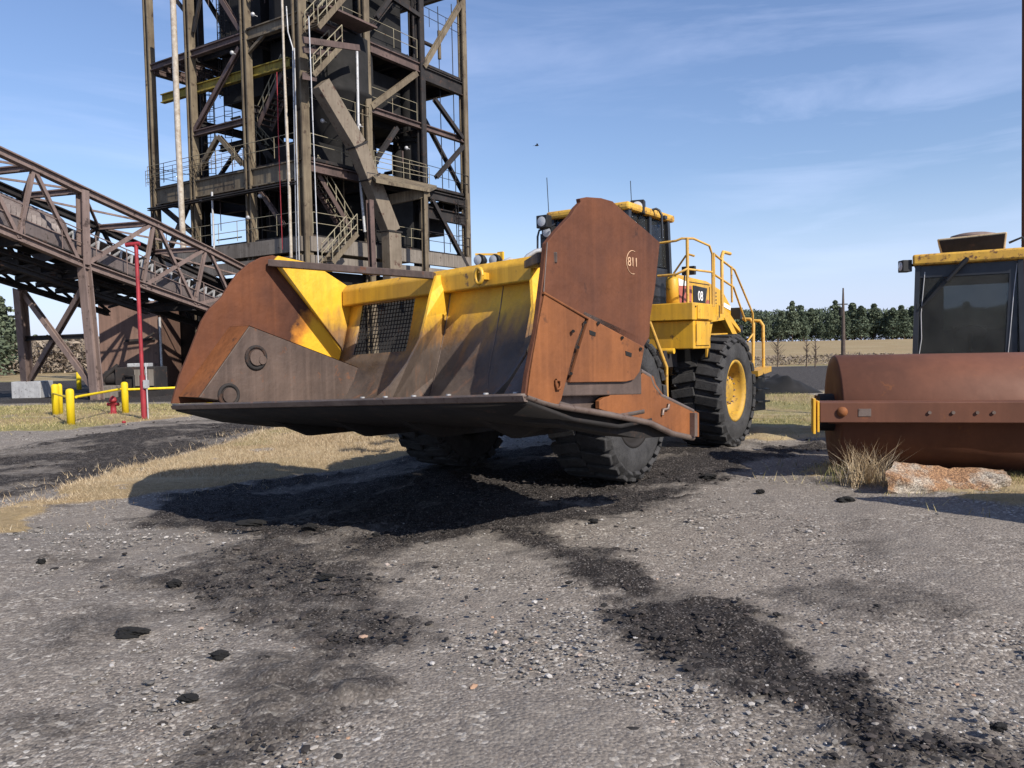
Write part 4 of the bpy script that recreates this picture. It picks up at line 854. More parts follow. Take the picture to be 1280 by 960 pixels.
# right wing, seen from outside
rwp = [(656,494),(659,470),(671,410),(680,335),(683,304),(695,289),(714,269),(720,259),(726,253),(725,248),(734,246.2),(752,247.5),(766,251.5),(775,260),(790,273),(808,288),(825,303),(819,360),(813,397),(812,421),(803,436),(800,452),(797,466),(790,475.5),(780,478),(706,479),(701,500),(697,505.5),(690,506),(676,501)]
bk('side_wing', 'rust', lambda m: m.prism([RW(*p) for p in rwp], -nRW*.045), bevel=.006)
bk('wear_strip', 'rust_hot', lambda m: m.prism([RW(*p, .002) for p in [(658,494.5),(662,463),(672,405),(679.5,366),(731,396),(718,430),(705,480),(700,500),(697,505),(690,505.5),(676,500.5)]], nRW*.014), bevel=.004)
bk('side_wear_plate', 'rust_hot', lambda m: m.prism([RW(*p, .002) for p in [(733,398),(802,434),(799,452),(796,465),(789,474.5),(779,477),(709,478),(722,432)]], nRW*.03), bevel=.005)
bk('bolt_holes', 'coal_shade_black', lambda m: [m.prism([RW(x_-4,y_-3,.033), RW(x_+4,y_,.033), RW(x_+3.5,y_+5,.033), RW(x_-3.5,y_+2.5,.033)], nRW*.003) for x_, y_ in ((740.5,415.5),(785.5,441.5))]+[m.tube([RW(x_,y_,.03), RW(x_,y_,.05)], .014, 8) for x_, y_ in ((731.5,403),(748,404),(778,422),(801,436),(722.5,434),(714,467),(716.5,414))])
bk('welded_loop', 'rust_hot', lambda m: m.tube([RW(x_, y_, .03) for x_, y_ in ((695,475),(700,475.5),(701,482),(699.5,486),(696,486.5),(695,480),(695,475))], .012, 6, False))
bk('inner_side_plate', 'wear', lambda m: m.prism([RW(*p, -.12) for p in [(694,470),(800,468),(812,500),(812,524),(700,505)]], nRW*.02))
spl = [(752,484),(778,481),(791,478.5),(797,468),(800,463.5),(812,470.5),(815,480),(824,493),(869,516),(869,546),(842,541),(812,526.5),(760,516),(744,511),(744,501),(750,496.5),(757,495),(758,487)]
bk('side_plate', 'rust_hot', lambda m: m.prism([RW(*p, -.05) for p in spl], nRW*.045), bevel=.005)
bk('side_plate_rim', 'edge', lambda m: (m.beam(RW(864.5,516), RW(864.5,545), .10, .06, up=dR), m.tube([RW(x_,y_,-.02) for x_,y_ in ((800,463.5),(812,470.5),(816,482),(825,494),(866,514))], .022, 6)))
bk('side_edge', 'edge', lambda m: m.tube([RW(x_,y_,-.01) for x_,y_ in ((657,495),(676,502),(700,508),(760,518),(812,528.5),(840,542),(866,547.5))], .03, 6))
bk('weld_bead', 'edge', lambda m: m.tube([RW(684,303,.003), RW(681,345,.003), RW(679.5,366,.012)], .006, 4))
bk('seam_bead', 'rust_hot', lambda m: m.tube([RW(679,366,.014), RW(732,396.5,.02), RW(803,434.5,.02)], .012, 5))
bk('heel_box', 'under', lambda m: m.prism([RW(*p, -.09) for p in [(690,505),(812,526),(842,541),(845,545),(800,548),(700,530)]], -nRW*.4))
bk('side_box', 'wear', lambda m: m.prism([SH(1,.15,-.02), SH(1,.9,.75), SH(1,1.9,.5), SH(1,1.9,-.1)], -nRW*.34), bevel=.01)
bk('tow_hook', 'edge', lambda m: m.tube([RW(x_,y_,.01) for x_,y_ in ((836,505),(835,511),(829,512),(828,519))], .016, 6))
# painted number on the wing
def text(s_, p, xdir, ydir, size, mt, parent, name='marking', ext=.002):
    cu = bpy.data.curves.new(name, 'FONT'); cu.body = s_; cu.size = size; cu.extrude = ext; cu.align_x = 'CENTER'; cu.align_y = 'CENTER'
    o0 = bpy.data.objects.new(name, cu); col.objects.link(o0); bpy.context.view_layer.update(); me_ = bpy.data.meshes.new_from_object(o0.evaluated_get(bpy.context.evaluated_depsgraph_get())); bpy.data.objects.remove(o0); me_.materials.clear(); me_.materials.append(M[mt]); o = bpy.data.objects.new(name, me_); col.objects.link(o); x = Vector(xdir).normalized(); y = Vector(ydir).normalized(); z = x.cross(y)
    o.parent = parent; o.matrix_basis = rootM(parent).inverted() @ (Matrix.Translation(Vector(p)) @ Matrix(((x.x,y.x,z.x),(x.y,y.y,z.y),(x.z,y.z,z.z))).to_4x4()); return o
text('811', RW(791,328,.004), dR, UP, .115, 'decal_line', bucket)
bk('painted_ring', 'decal_line', lambda m: m.tube([RW(791,328,.003)+dR*(.105*math.cos(t))+UP*(.105*math.sin(t)) for t in [k*math.pi/10+1.2 for k in range(13)]], .004, 4, False))
# coal left on the bucket floor is worn into the steel; cab, platform, hood
lo('deck', 'yellow', lambda m: (m.prism([W(-2.1,.2,2.08), W(-2.1,1.6,2.08), W(-2.93,1.6,2.08), W(-2.93,.2,2.08)], V(0,0,.26)), m.prism([W(-2.1,-1.5,2.08), W(-2.1,-.3,2.08), W(-2.93,-.3,2.08), W(-2.93,-1.5,2.08)], V(0,0,.26)), m.box(W(-2.6,0,2.2), (1.0,.9,.22), AX)), bevel=.012)
lo('step_box', 'yellow', lambda m: m.box(W(-2.54,.95,1.86), (.7,1.25,.43), AX), bevel=.015)
lo('step_panel', 'yellow', lambda m: (m.box(W(-2.54,1.585,1.88), (.56,.02,.36), AX), m.box(W(-2.5,1.61,2.2), (.5,.02,.2), AX)))
lo('hydraulic_valve', 'steel_dark', lambda m: (m.box(W(-2.2,.9,1.5), (.5,.6,.25), AX), m.tube([W(-2.0,.6,1.5), W(-1.4,.4,1.2), W(-.8,.3,1.4)], .035, 8), m.tube([W(-2.0,.8,1.45), W(-1.4,.55,1.1), W(-.8,.4,1.2)], .035, 8)))
lo('bracket', 'yellow', lambda m: (m.tube([W(-2.1,1.1,1.62), W(-2.1,1.3,1.62)], .045, 10),))
lo('transmission_guard', 'steel_dark', lambda m: m.box(W(-2.4,0,1.4), (1.3,1.3,.9), AX))
# cab
def cabpt(i, j, z): return W((-1.6, -3.0)[i], (-.50, .80)[j], z)
zb, zt = 2.34, 3.72
lo('cab_floor', 'cabframe', lambda m: m.box(W(-2.3,0,2.42), (1.5,1.6,.2), AX), bevel=.02)
def post(m, i, j, x0=0): m.beam(cabpt(i,j,zb)+lf*x0, cabpt(i,j,zt), .09, .09, up=lf)
for i in (0,1):
    for j in (0,1): lo('cab_post', 'cabframe', lambda m: post(m, i, j, .18 if i == 0 else -.12))
lo('cab_post', 'cabframe', lambda m: m.beam(W(-2.35,.79,zb), W(-2.35,.79,zt), .07, .08, up=lf))
lo('cab_sill', 'cabframe', lambda m: (m.prism([W(-1.42,.80,zb), W(-1.5,.80,2.95), W(-3.03,.80,2.95), W(-3.1,.80,zb)], -ll*.03), m.prism([W(-1.42,-.52,zb), W(-1.5,-.52,2.95), W(-3.03,-.52,2.95), W(-3.1,-.52,zb)], ll*.03), m.beam(W(-3.05,-.75,2.9), W(-3.05,.75,2.9), .05, .9)))
lo('window', 'glass_dark', lambda m: m.prism([W(-1.5,.785,2.97), W(-1.6,.785,zt), W(-2.98,.785,zt), W(-3.04,.785,2.97)], -ll*.012))
lo('window', 'glass_dark', lambda m: m.prism([W(-1.5,-.505,2.97), W(-1.6,-.505,zt), W(-2.98,-.505,zt), W(-3.04,-.505,2.97)], ll*.012))
lo('windscreen', 'glass_dark', lambda m: m.prism([W(-1.44,-.46,zb+.1), W(-1.44,.74,zb+.1), W(-1.61,.74,zt), W(-1.61,-.46,zt)], -lf*.012))
lo('rear_window', 'glass_dark', lambda m: m.prism([W(-3.08,-.46,2.9), W(-3.08,.74,2.9), W(-3.0,.74,zt), W(-3.0,-.46,zt)], -lf*.012))
lo('roof', 'dirt_yellow', lambda m: (m.box(W(-2.35,.15,3.78), (1.7,1.45,.12), AX), m.box(W(-2.4,.15,3.85), (1.3,1.1,.08), AX)), bevel=.04)
lo('seat', 'black', lambda m: (m.box(W(-2.5,0,2.8), (.5,.5,.15), AX), m.box(W(-2.75,0,3.15), (.12,.5,.65), AX)), bevel=.03)
def lamp(c, d, parent, r=.075, sq=True, nm='work_lamp'):
    d = Vector(d).normalized(); s_ = d.cross(UP).normalized(); m = MB()
    if sq: m.box(c, (r*1.7, r*2.2, r*2.2), (d, s_, s_.cross(d)))
    else: m.lathe([(-r*1.4,0),(-r*1.4,r*.5),(-r*.5,r),(r*.4,r*1.12),(r*.4,0)], c, d, 16)
    o = m.build(nm, M['black'], parent, bevel=.01); m = MB(); m.lathe([(r*.86, r*.85),(r*.95, r*.5),(r*.98,0)], c, d, 16); m.build('lens', M['lens'], o)
hf = lf
lamp(PD(680,277.5,11.6), hf, loader, .085); lamp(PD(686.5,291,11.9), hf, loader, .085); lamp(PD(797.5,259.5,11.9), lf+ll*.3, loader, .095)
lo('mirror_frame', 'cabframe', lambda m: m.tube([PD(x_,y_,11.7) for x_, y_ in ((676,318),(672,312),(672,296),(674,288),(684,285),(694,280))], .018, 6))
lo('mirror', 'cabframe', lambda m: m.box(PD(682.5,302,11.9), (.05,.17,.24), AX))
lo('mirror_frame', 'cabframe', lambda m: (m.tube([PD(x_,y_,12.1) for x_, y_ in ((801,300),(805,275),(804,258),(799,253.5)) ], .02, 6), m.tube([PD(x_,y_,12.1) for x_, y_ in ((806,265),(820,261),(824,263),(827,269),(828,298))], .02, 6)))
lo('antenna', 'black', lambda m: (m.tube([PD(686,268,12.4), PD(683.5,222,12.4)], .006, 4),)); lo('antenna', 'black', lambda m: m.tube([PD(789.5,256,12.6), PD(788,226,12.6)], .006, 4))
lo('cab_beacon_bracket', 'cabframe', lambda m: m.box(PD(829,272,12.4), (.1,.1,.05), AX))
# hood with decals
def HY(px, py): return LY(px, py, .86)
hz = lambda x, y, z: W(x, y, z)
lo('engine_hood', 'yellow', lambda m: m.prism([W(-3.18,.86,2.0), W(-3.18,.86,2.80), W(-3.3,.86,2.90), W(-4.7,.86,2.86), W(-5.5,.86,2.72), W(-5.95,.86,2.45), W(-6.1,.86,1.5), W(-3.4,.86,1.4)], -ll*1.72), bevel=.05)
lo('air_cleaner', 'yellow', lambda m: m.lathe([(2.3,0),(2.3,.10),(2.74,.10),(2.80,.07),(2.80,0)], W(-2.80,.98,0), (0,0,1), 16))
lo('hood_decal', 'red_decal', lambda m: m.prism([W(-3.32,.863,2.70), W(-3.9,.863,2.72), W(-3.86,.863,2.18), W(-3.42,.863,2.2)], ll*.004))
lo('hood_decal', 'white', lambda m: m.prism([W(-3.32,.866,2.82), W(-3.75,.866,2.78), W(-3.75,.866,2.72), W(-3.34,.866,2.70)], ll*.004))
lo('hood_decal', 'black', lambda m: m.prism([W(-3.95,.869,2.74), W(-4.62,.869,2.72), W(-4.5,.869,2.38), W(-4.2,.869,2.18), W(-3.98,.869,2.2)], ll*.004))
lo('hood_decal', 'red_decal', lambda m: m.prism([W(-4.3,.866,2.18), W(-4.62,.866,2.52), W(-4.72,.866,2.5), W(-4.6,.866,2.15)], ll*.004))
text('08', W(-4.28,.876,2.56), -lf, UP, .24, 'white', loader)
lo('hood_decal', 'white', lambda m: m.prism([W(-5.35,.866,2.52), W(-5.85,.866,2.44), W(-5.85,.866,2.36), W(-5.35,.866,2.44)], ll*.004))
lo('louvre', 'black', lambda m: [m.box(W(-4.98,.868,2.66-.065*k), (.2,.012,.03), AX) for k in range(9)])
lo('panel_seam', 'black', lambda m: (m.box(W(-4.75,.863,2.35), (.015,.01,.8), AX), m.box(W(-4.0,.863,2.79), (1.5,.01,.012), AX)))
lo('hood_mirror', 'black', lambda m: (m.tube([W(-3.15,1.0,2.35), W(-3.15,1.05,2.86)], .015, 6), m.box(W(-3.2,1.1,2.92), (.08,.22,.14), AX)), bevel=.02)
lo('exhaust_stack', 'steel_dark', lambda m: m.tube([W(-4.4,-.2,2.9), W(-4.4,-.2,3.25)], .07, 12))
lo('rear_lamp', 'black', lambda m: m.box(W(-5.95,.95,2.3), (.14,.2,.22), AX)); lo('rear_lamp', 'black', lambda m: m.box(W(-5.9,.95,2.0), (.2,.22,.14), AX))
lo('rear_fender', 'yellow', lambda m: (m.prism([W(-2.95,1.55,2.34), W(-3.3,1.55,2.36), W(-3.9,1.55,2.2), W(-4.4,1.55,1.96), W(-4.4,1.55,1.9), W(-3.8,1.55,2.12), W(-3.0,1.55,2.06)], -ll*.7), m.prism([W(-2.93,1.50,2.05), W(-3.06,1.50,2.3), W(-3.3,1.50,2.3), W(-2.95,1.50,1.5)], -ll*.04), m.beam(W(-3.6,1.52,2.2), W(-4.55,1.52,1.55), .08, .14)), bevel=.008)
for k in range(4): lo('fastener', 'steel_dark', lambda m: m.tube([W(-2.2-.17*k,1.6,2.28), W(-2.2-.17*k,1.612,2.28)], .014, 6))
lo('grease_hose', 'black', lambda m: m.tube([W(-2.0,.5,1.7), W(-1.85,.7,1.3), W(-1.6,.9,1.15), W(-1.2,.8,1.3)], .022, 6)); lo('grease_hose', 'black', lambda m: m.tube([W(-2.05,.9,1.72), W(-1.95,1.05,1.35), W(-1.7,1.1,1.1), W(-1.2,.9,1.05)], .022, 6))
lo('warning_plate', 'white', lambda m: m.box(W(-2.115,.9,2.22), (.008,.16,.07), AX)); lo('door_seam', 'black', lambda m: m.prism([W(-2.24,1.598,1.76), W(-2.24,1.598,2.02), W(-2.25,1.598,2.02), W(-2.25,1.598,1.76)], ll*.004))
lo('mudguard', 'black', lambda m: m.prism([W(-3.05,1.5,1.9), W(-3.05,1.5,1.5), W(-3.0,.8,1.4), W(-3.0,.8,1.9)], lf*.02))
# handrails
def rail(pts, r=.018): lo('handrail', 'yellow_rail', lambda m: m.tube(pts, r, 8))
rail([LX(x_, y_, -2.12) for x_, y_ in ((824,304),(845,301))]+[W(-2.14,1.42,3.30), W(-2.2,1.58,3.29), W(-2.80,1.6,3.24), W(-2.92,1.6,3.12), W(-2.93,1.6,2.3)])
rail([LX(822,345,-2.12), LX(845,343,-2.12), W(-2.14,1.50,2.84), W(-2.92,1.6,2.84)]); rail([W(-2.16,1.5,2.3), W(-2.16,1.5,3.3)], .024)
rail([LX(842,342,-2.2), LX(857,320,-2.2), LX(861,318,-2.2), LX(868,320,-2.2)], .016)
rail([W(-3.0,1.6,2.3), W(-3.0,1.6,3.15)]); rail([W(-3.35,1.6,2.2), W(-3.35,1.6,3.12), W(-3.42,1.6,3.2), W(-3.75,1.6,3.2)], .028)
rail([W(-3.05,1.6,3.12), W(-3.4,1.6,3.05), W(-3.95,1.6,2.95), W(-4.9,1.6,2.25), W(-4.95,1.6,1.9), W(-4.75,1.55,1.75)]); rail([W(-3.05,1.6,2.8), W(-3.9,1.6,2.66), W(-4.5,1.6,2.1)]); rail([W(-3.8,1.6,3.0), W(-3.82,1.6,2.4)])
rail([LY(812,403,1.62), LY(833,459,1.62), LY(833.5,500,1.62)], .026)
for pa, pb in (((941,469),(942,405)), ((954.5,462),(954,407))):
    p = LY(pa[0], pa[1], 1.5); q = LY(pb[0], pb[1], 1.5); rail([p, q, q+UP*.09-ll*.06, q+UP*.10-ll*.2], .03)
lo('rear_steps', 'black', lambda m: (m.prism([LY(941,469,1.45), LY(956,463,1.45), LY(957,512,1.45), LY(942,514,1.45)], -ll*.05), [m.beam(LY(941,y_,1.5), LY(956,y_-1,1.5), .2, .03) for y_ in (472,487,502)]))
lo('step_plate', 'yellow', lambda m: m.beam(LY(940,467,1.5), LY(957,461,1.5), .22, .1))
# front lamps and hoses above the bucket beam
for px_ in (600.5, 619.5): lamp(PD(px_, 325.5, 11.6), lf, loader, .085, False, 'headlamp')
lo('lamp_bracket', 'yellow', lambda m: (m.box(PD(626,324,11.7), (.04,.10,.22), AX), m.beam(PD(594,318,11.7), PD(626,318,11.7), .03, .03), m.beam(PD(610,331,11.75), PD(612,400,11.9), .1, .1)))
lo('hydraulic_hose', 'galv', lambda m: (m.tube([PD(x_,y_,11.4) for x_,y_ in ((624,334),(630,327),(637,324),(643,326),(649,334))], .03, 8), m.tube([PD(x_,y_,11.2) for x_,y_ in ((652,330),(660,320),(670,314),(682,312))], .035, 8), m.tube([PD(x_,y_,11.0) for x_,y_ in ((655,333),(664,324),(676,319))], .03, 8)))

# ================================================================== drum roller
ra = V(.97, -.235, 0).normalized(); rn = V(-ra.y*-1, 0, 0); rf = V(-.235, -.97, 0).normalized(); RC = V(5.68, 10.0, 0)
def Q(x, y, z): return RC + ra*x + rf*y + V(0,0,z)       # x to the right, y towards the camera
roller = empty('drum_roller', RC, 0, 'rusty drum roller with dark glazed cab behind a broad brown steel drum', 'roller')
ro = lambda n, mt, fn, parent=None, **k: one(n, M[mt], fn, parent or roller, **k)
RX = (ra, rf, UP); DR = .765
ro('drum', 'drum', lambda m: (m.lathe([(-1.42,0),(-1.42,DR-.12),(-1.42,DR-.02),(-1.40,DR),(1.40,DR),(1.42,DR-.02),(1.42,0)], Q(0,0,DR), ra, 72)))
fr = .93
ro('drum_frame', 'drum', lambda m: (m.box(Q(.04,.99,.86), (3.58,.36,.24), RX), m.box(Q(.04,.85,.73), (3.3,.10,.06), RX)), bevel=.008)
ro('frame_side', 'yellow', lambda m: (m.prism([Q(-1.83,1.19,.60), Q(-1.83,1.19,1.03), Q(-1.83,1.02,1.03), Q(-1.83,1.02,.62)], ra*.03), m.prism([Q(-1.78,1.17,.62), Q(-1.78,1.17,1.0), Q(-1.78,.98,1.0), Q(-1.78,.98,.66)], ra*.025)), bevel=.006)
ro('frame_side', 'drum', lambda m: m.prism([Q(1.7,.97,.55), Q(1.7,.97,.96), Q(1.7,-1.2,1.0), Q(1.7,-1.2,.55)], -ra*.08))
ro('frame_bolt', 'rust_hot', lambda m: m.lathe([(0,.06),(.02,.06),(.02,0)], Q(-1.5,1.172,.87), rf, 12))
ro('frame_bolt', 'edge', lambda m: [m.tube([Q(x_,1.17,.86), Q(x_,1.19,.86)], .02, 8) for x_ in (-.55,-.30,-.05,.12,1.2)]+[m.box(Q(-1.25,1.172,.86), (.14,.01,.09), RX)])
ro('drum_bearing', 'steel_dark', lambda m: m.tube([Q(-1.6,0,DR), Q(1.6,0,DR)], .25, 16))
ro('frame_side', 'drum', lambda m: m.box(Q(-1.5,-.1,.83), (.06,1.6,.22), RX))
ro('yoke', 'drum', lambda m: m.box(Q(0,-1.25,.85), (2.4,.2,.35), RX))
bf = V(-.5, -.866, 0).normalized(); ba = V(.866, -.5, 0).normalized(); BC = V(7.05, 11.95, 0); BX = (ba, bf, UP)
def cq(x, y, z): return BC+ba*x+bf*(y+2.35)+V(0,0,z-.17)
ro('body', 'dirt_yellow', lambda m: (m.box(cq(0,-3.3,1.05), (1.3,2.6,.55), BX), m.box(cq(0,-5.4,1.4), (1.4,2.0,.9), BX)), bevel=.05)
ro('hitch', 'drum', lambda m: m.box((Q(0,-1.3,.85)+cq(0,-2.0,.85))/2, (.5,1.2,.4), BX))
for s_ in (-1, 1): wheel(cq(s_*.80,-4.9,.72), ba*s_, roller, .74, .5, 'dirt_yellow', 20)
# cab
cy0, cy1 = -2.35, -3.75; hw = .68
fb = lambda x, z: cq(x, cy0+.10*(3.05-z)/1.6, z)
for s_ in (-1, 1):
    ro('cab_post', 'cabframe', lambda m: m.beam(fb(hw*s_*1.06, 1.2), fb(hw*s_, 3.05), .07, .10, up=bf)); ro('cab_post', 'cabframe', lambda m: m.beam(cq(hw*s_, cy1, 1.2), cq(hw*s_, cy1, 3.05), .07, .07, up=bf))
    ro('side_window', 'glass', lambda m: m.prism([cq((hw+.01)*s_, cy0+.08, 1.45), cq((hw+.01)*s_, cy0, 3.0), cq((hw+.01)*s_, cy1, 3.0), cq((hw+.01)*s_, cy1, 1.45)], ba*.008))
ro('windscreen', 'glass', lambda m: m.prism([fb(-hw*1.03,1.3), fb(hw*1.03,1.3), fb(hw*.98,3.03), fb(-hw*.98,3.03)], bf*.01))
ro('screen_border', 'cabframe', lambda m: (m.prism([fb(-hw*.98,2.86)+bf*.012, fb(hw*.98,2.86)+bf*.012, fb(hw*.98,3.04)+bf*.012, fb(-hw*.98,3.04)+bf*.012], bf*.004), m.prism([fb(hw*.70,1.3)+bf*.012, fb(hw*.96,1.3)+bf*.012, fb(hw*.93,2.86)+bf*.012, fb(hw*.80,2.86)+bf*.012], bf*.003)))
ro('rear_panel', 'cabframe', lambda m: (m.prism([cq(-hw,cy1,1.2), cq(hw,cy1,1.2), cq(hw,cy1,2.05), cq(-hw,cy1,2.05)], -bf*.05), m.beam(cq(-hw,cy1,2.95), cq(hw,cy1,2.95), .05, .3), m.prism([cq(-hw,cy1,2.05), cq(-hw+.34,cy1,2.05), cq(-hw+.34,cy1,2.9), cq(-hw,cy1,2.9)], -bf*.05)))
ro('rear_window', 'glass', lambda m: m.prism([cq(-hw+.34,cy1-.02,2.05), cq(hw,cy1-.02,2.05), cq(hw,cy1-.02,2.85), cq(-hw+.34,cy1-.02,2.85)], -bf*.008))
ro('seat', 'black', lambda m: (m.box(cq(.05,-3.3,1.55), (.5,.5,.14), BX), m.box(cq(.05,-3.55,1.85), (.48,.12,.5), BX)), bevel=.03)
ro('steering_wheel', 'black', lambda m: (m.tube([cq(.05+.21*math.cos(t), -2.85+.10*math.sin(t), 1.98+.12*math.sin(t)) for t in [k*math.pi/10 for k in range(21)]], .016, 6, False), m.tube([cq(.05,-2.7,1.5), cq(.05,-2.85,1.98)], .03, 6)))
ro('cab_roof', 'dirt_yellow', lambda m: (m.box(cq(0,-3.05,3.14), (1.50,1.62,.17), BX)), bevel=.03)
ro('air_conditioner', 'cream', lambda m: m.prism([cq(-.36,-2.62,3.23), cq(-.42,-2.50,3.47), cq(.52,-2.50,3.50), cq(.50,-2.62,3.23)], -bf*1.0), bevel=.02)
ro('intake_grille', 'steel_dark', lambda m: m.prism([cq(-.34,-2.60,3.25), cq(-.39,-2.515,3.44), cq(.49,-2.515,3.47), cq(.47,-2.60,3.25)], bf*.015))
ro('fan_cover', 'steel_brown', lambda m: m.lathe([(3.53,0),(3.53,.34),(3.58,.32),(3.61,.2),(3.61,0)], cq(.08,-2.9,-.05), (0,0,1), 20))
ro('condenser_hose', 'black', lambda m: m.tube([cq(x_,-2.7,z_) for x_, z_ in ((.55,3.35),(.72,3.42),(.80,3.30),(.84,3.22))], .02, 6))
c_ = cq(-.86,-2.35,3.06); lamp(c_, bf*.5-ba, roller, .085); ro('lamp_arm', 'black', lambda m: m.tube([c_, cq(-.7,-2.4,3.08)], .025, 6))
ro('wiper', 'black', lambda m: (m.beam(fb(-.05,3.1)+bf*.10, fb(-.66,2.35)+bf*.05, .03, .025), m.beam(fb(.0,3.08)+bf*.10, fb(-.62,2.40)+bf*.05, .03, .025), m.tube([fb(.0,3.12)+bf*.1, fb(-.28,2.78)+bf*.09], .035, 6), m.beam(fb(-.67,2.45)+bf*.04, fb(-.69,1.62)+bf*.03, .02, .04)))
ro('screen_trim', 'galv', lambda m: (m.tube([fb(-.58,2.95)+bf*.02, fb(-.63,2.3)+bf*.02, fb(-.62,1.9)+bf*.02, fb(-.66,1.6)+bf*.02], .008, 4), m.tube([fb(.64,3.0)+bf*.02, fb(.60,2.6)+bf*.02, fb(.55,1.9)+bf*.02, fb(.50,1.3)+bf*.02], .008, 4), m.beam(fb(.80,1.3)+bf*.02, fb(.77,3.0)+bf*.02, .03, .02, up=bf)))
ro('grab_rail', 'yellow_rail', lambda m: m.tube([cq(.9,-2.3,1.4), cq(.9,-2.3,2.7)], .02, 6))

# rusty mast at the right edge of the photo
mb_ = PD(1281.5, 420, 15); mb_.z = 0; mt_ = PD(1279.5, 0, 15); mast = empty('steel_mast', mb_, 0, 'slim rusty steel mast rising behind the roller cab', 'mast')
one('mast_tube', M['rust'], lambda m: m.tube([mb_, V(mt_.x, mt_.y, 12)], .055, 10), mast)
one('climbing_pegs', M['rust'], lambda m: [m.tube([mb_+V(-.09,0,z_), mb_+V(.09,0,z_)], .012, 5) for z_ in [2.5+.1*k for k in range(12)]+[6.2+.09*k for k in range(26)]], mast)

# concrete slab rock with orange lichen
def chunk_mat():
    m, nt, b = new_mat('lichened_concrete'); a = noise(nt, 14, 8, .75); k = noise(nt, 55, 4, .8); e = noise(nt, 2.2, 5, .6, loc=(2,5,1))
    c = mix(nt, rng(nt, k, .42, .6), (.16,.13,.10), (.60,.53,.44)); o_ = mix(nt, rng(nt, k, .42, .62), (.10,.05,.03), (.46,.26,.13))
    c = mix(nt, rng(nt, math_(nt,'ADD',e,math_(nt,'MULTIPLY',a,.35)), .52, .68), c, o_); nt.links.new(c, b.inputs['Base Color']); b.inputs['Roughness'].default_value = .9; bump(nt, b, math_(nt,'ADD',a,k), .9, .02); return m
M['chunk'] = chunk_mat()
def slab():
    bm = bmesh.new(); D0 = 8.45
    topf = [(1106,592),(1119,577),(1160,580),(1195,583),(1256,586),(1264,597),(1262,608),(1225,612),(1190,616),(1150,605)]
    P_ = [PD(x_, y_, D0+(.35 if y_ < 592 and 1110 < x_ < 1258 else 0)) for x_, y_ in topf]
    Bt = []
    for i, p in enumerate(P_):
        q = Vector(p); q.z = -.05; q += (V(4.7,8.7,-.05)-q)*.12; Bt.append(q)
    vs = [bm.verts.new(p) for p in P_]; bs = [bm.verts.new(p) for p in Bt]; n = len(vs)
    bm.faces.new(vs); bm.faces.new(bs[::-1])
    for i in range(n): bm.faces.new((vs[i], bs[i], bs[(i+1)%n], vs[(i+1)%n]))
    bmesh.ops.recalc_face_normals(bm, faces=bm.faces); bmesh.ops.triangulate(bm, faces=bm.faces)
    bmesh.ops.subdivide_edges(bm, edges=bm.edges, cuts=3, use_grid_fill=True); bmesh.ops.subdivide_edges(bm, edges=bm.edges, cuts=1, use_grid_fill=True)
    for _ in range(1): bmesh.ops.smooth_vert(bm, verts=bm.verts, factor=.4, use_axis_x=True, use_axis_y=True, use_axis_z=True)
    xs = np.array([v.co.x for v in bm.verts]); ys = np.array([v.co.y for v in bm.verts]); zs = np.array([v.co.z for v in bm.verts])
    n1 = fbm(xs+zs, ys-zs, 9, 4, 5)-.5; n2 = fbm(xs-ys, zs*2+ys, 22, 3, 7)-.5
    bm.normal_update()
    for i, v in enumerate(bm.verts): v.co += v.normal*(n1[i]*.06+n2[i]*.03)
    me = bpy.data.meshes.new('concrete_chunk'); bm.to_mesh(me); me.materials.append(M['chunk']); o = bpy.data.objects.new('concrete_chunk', me); col.objects.link(o)
    tag(o, 'broken concrete slab crusted with orange lichen in front of the roller', 'rock')
slab()
# dry weed tufts beside the slab
def tuft(c, n, h, sp, lab, mat, wd=.004):
    m = MB(); r_ = random.Random(int(c.x*100))
    for k in range(n):
        t = r_.uniform(0, 6.28); a = r_.uniform(0, sp*.35); p = c+V(math.cos(t)*a, math.sin(t)*a, -.02); hh = h*r_.uniform(.35, 1); ln = r_.gauss(0, .42); ln2 = r_.gauss(0, .3)
        pts = [p, p+V(ln*hh*.3, ln2*hh*.3, hh*.5), p+V(ln*hh, ln2*hh, hh*r_.uniform(.7, 1))]; w0 = wd*r_.uniform(.6,1.3); d = V(math.cos(t), math.sin(t), 0)*w0
        m.add([pts[0]-d, pts[0]+d, pts[1]+d*.7, pts[1]-d*.7, pts[2]], [(0,1,2,3), (3,2,4)])
    o = m.build('grass_tuft', mat, None, fixn=False); tag(o, lab, 'grass tuft')
tuft(GP(1083, 606), 380, .62, .9, 'tall straw coloured weed tuft left of the lichened concrete slab', dry); tuft(GP(1062, 602), 130, .33, .9, 'lower fringe of straw weeds beside the tall tuft', olive)
tuft(GP(1272, 612), 90, .22, .8, 'small dry grass tuft at the right end of the lichened slab', dry); tuft(GP(1160, 618), 110, .12, 1.6, 'short green grass tuft along the foot of the lichened slab', olive, .005)

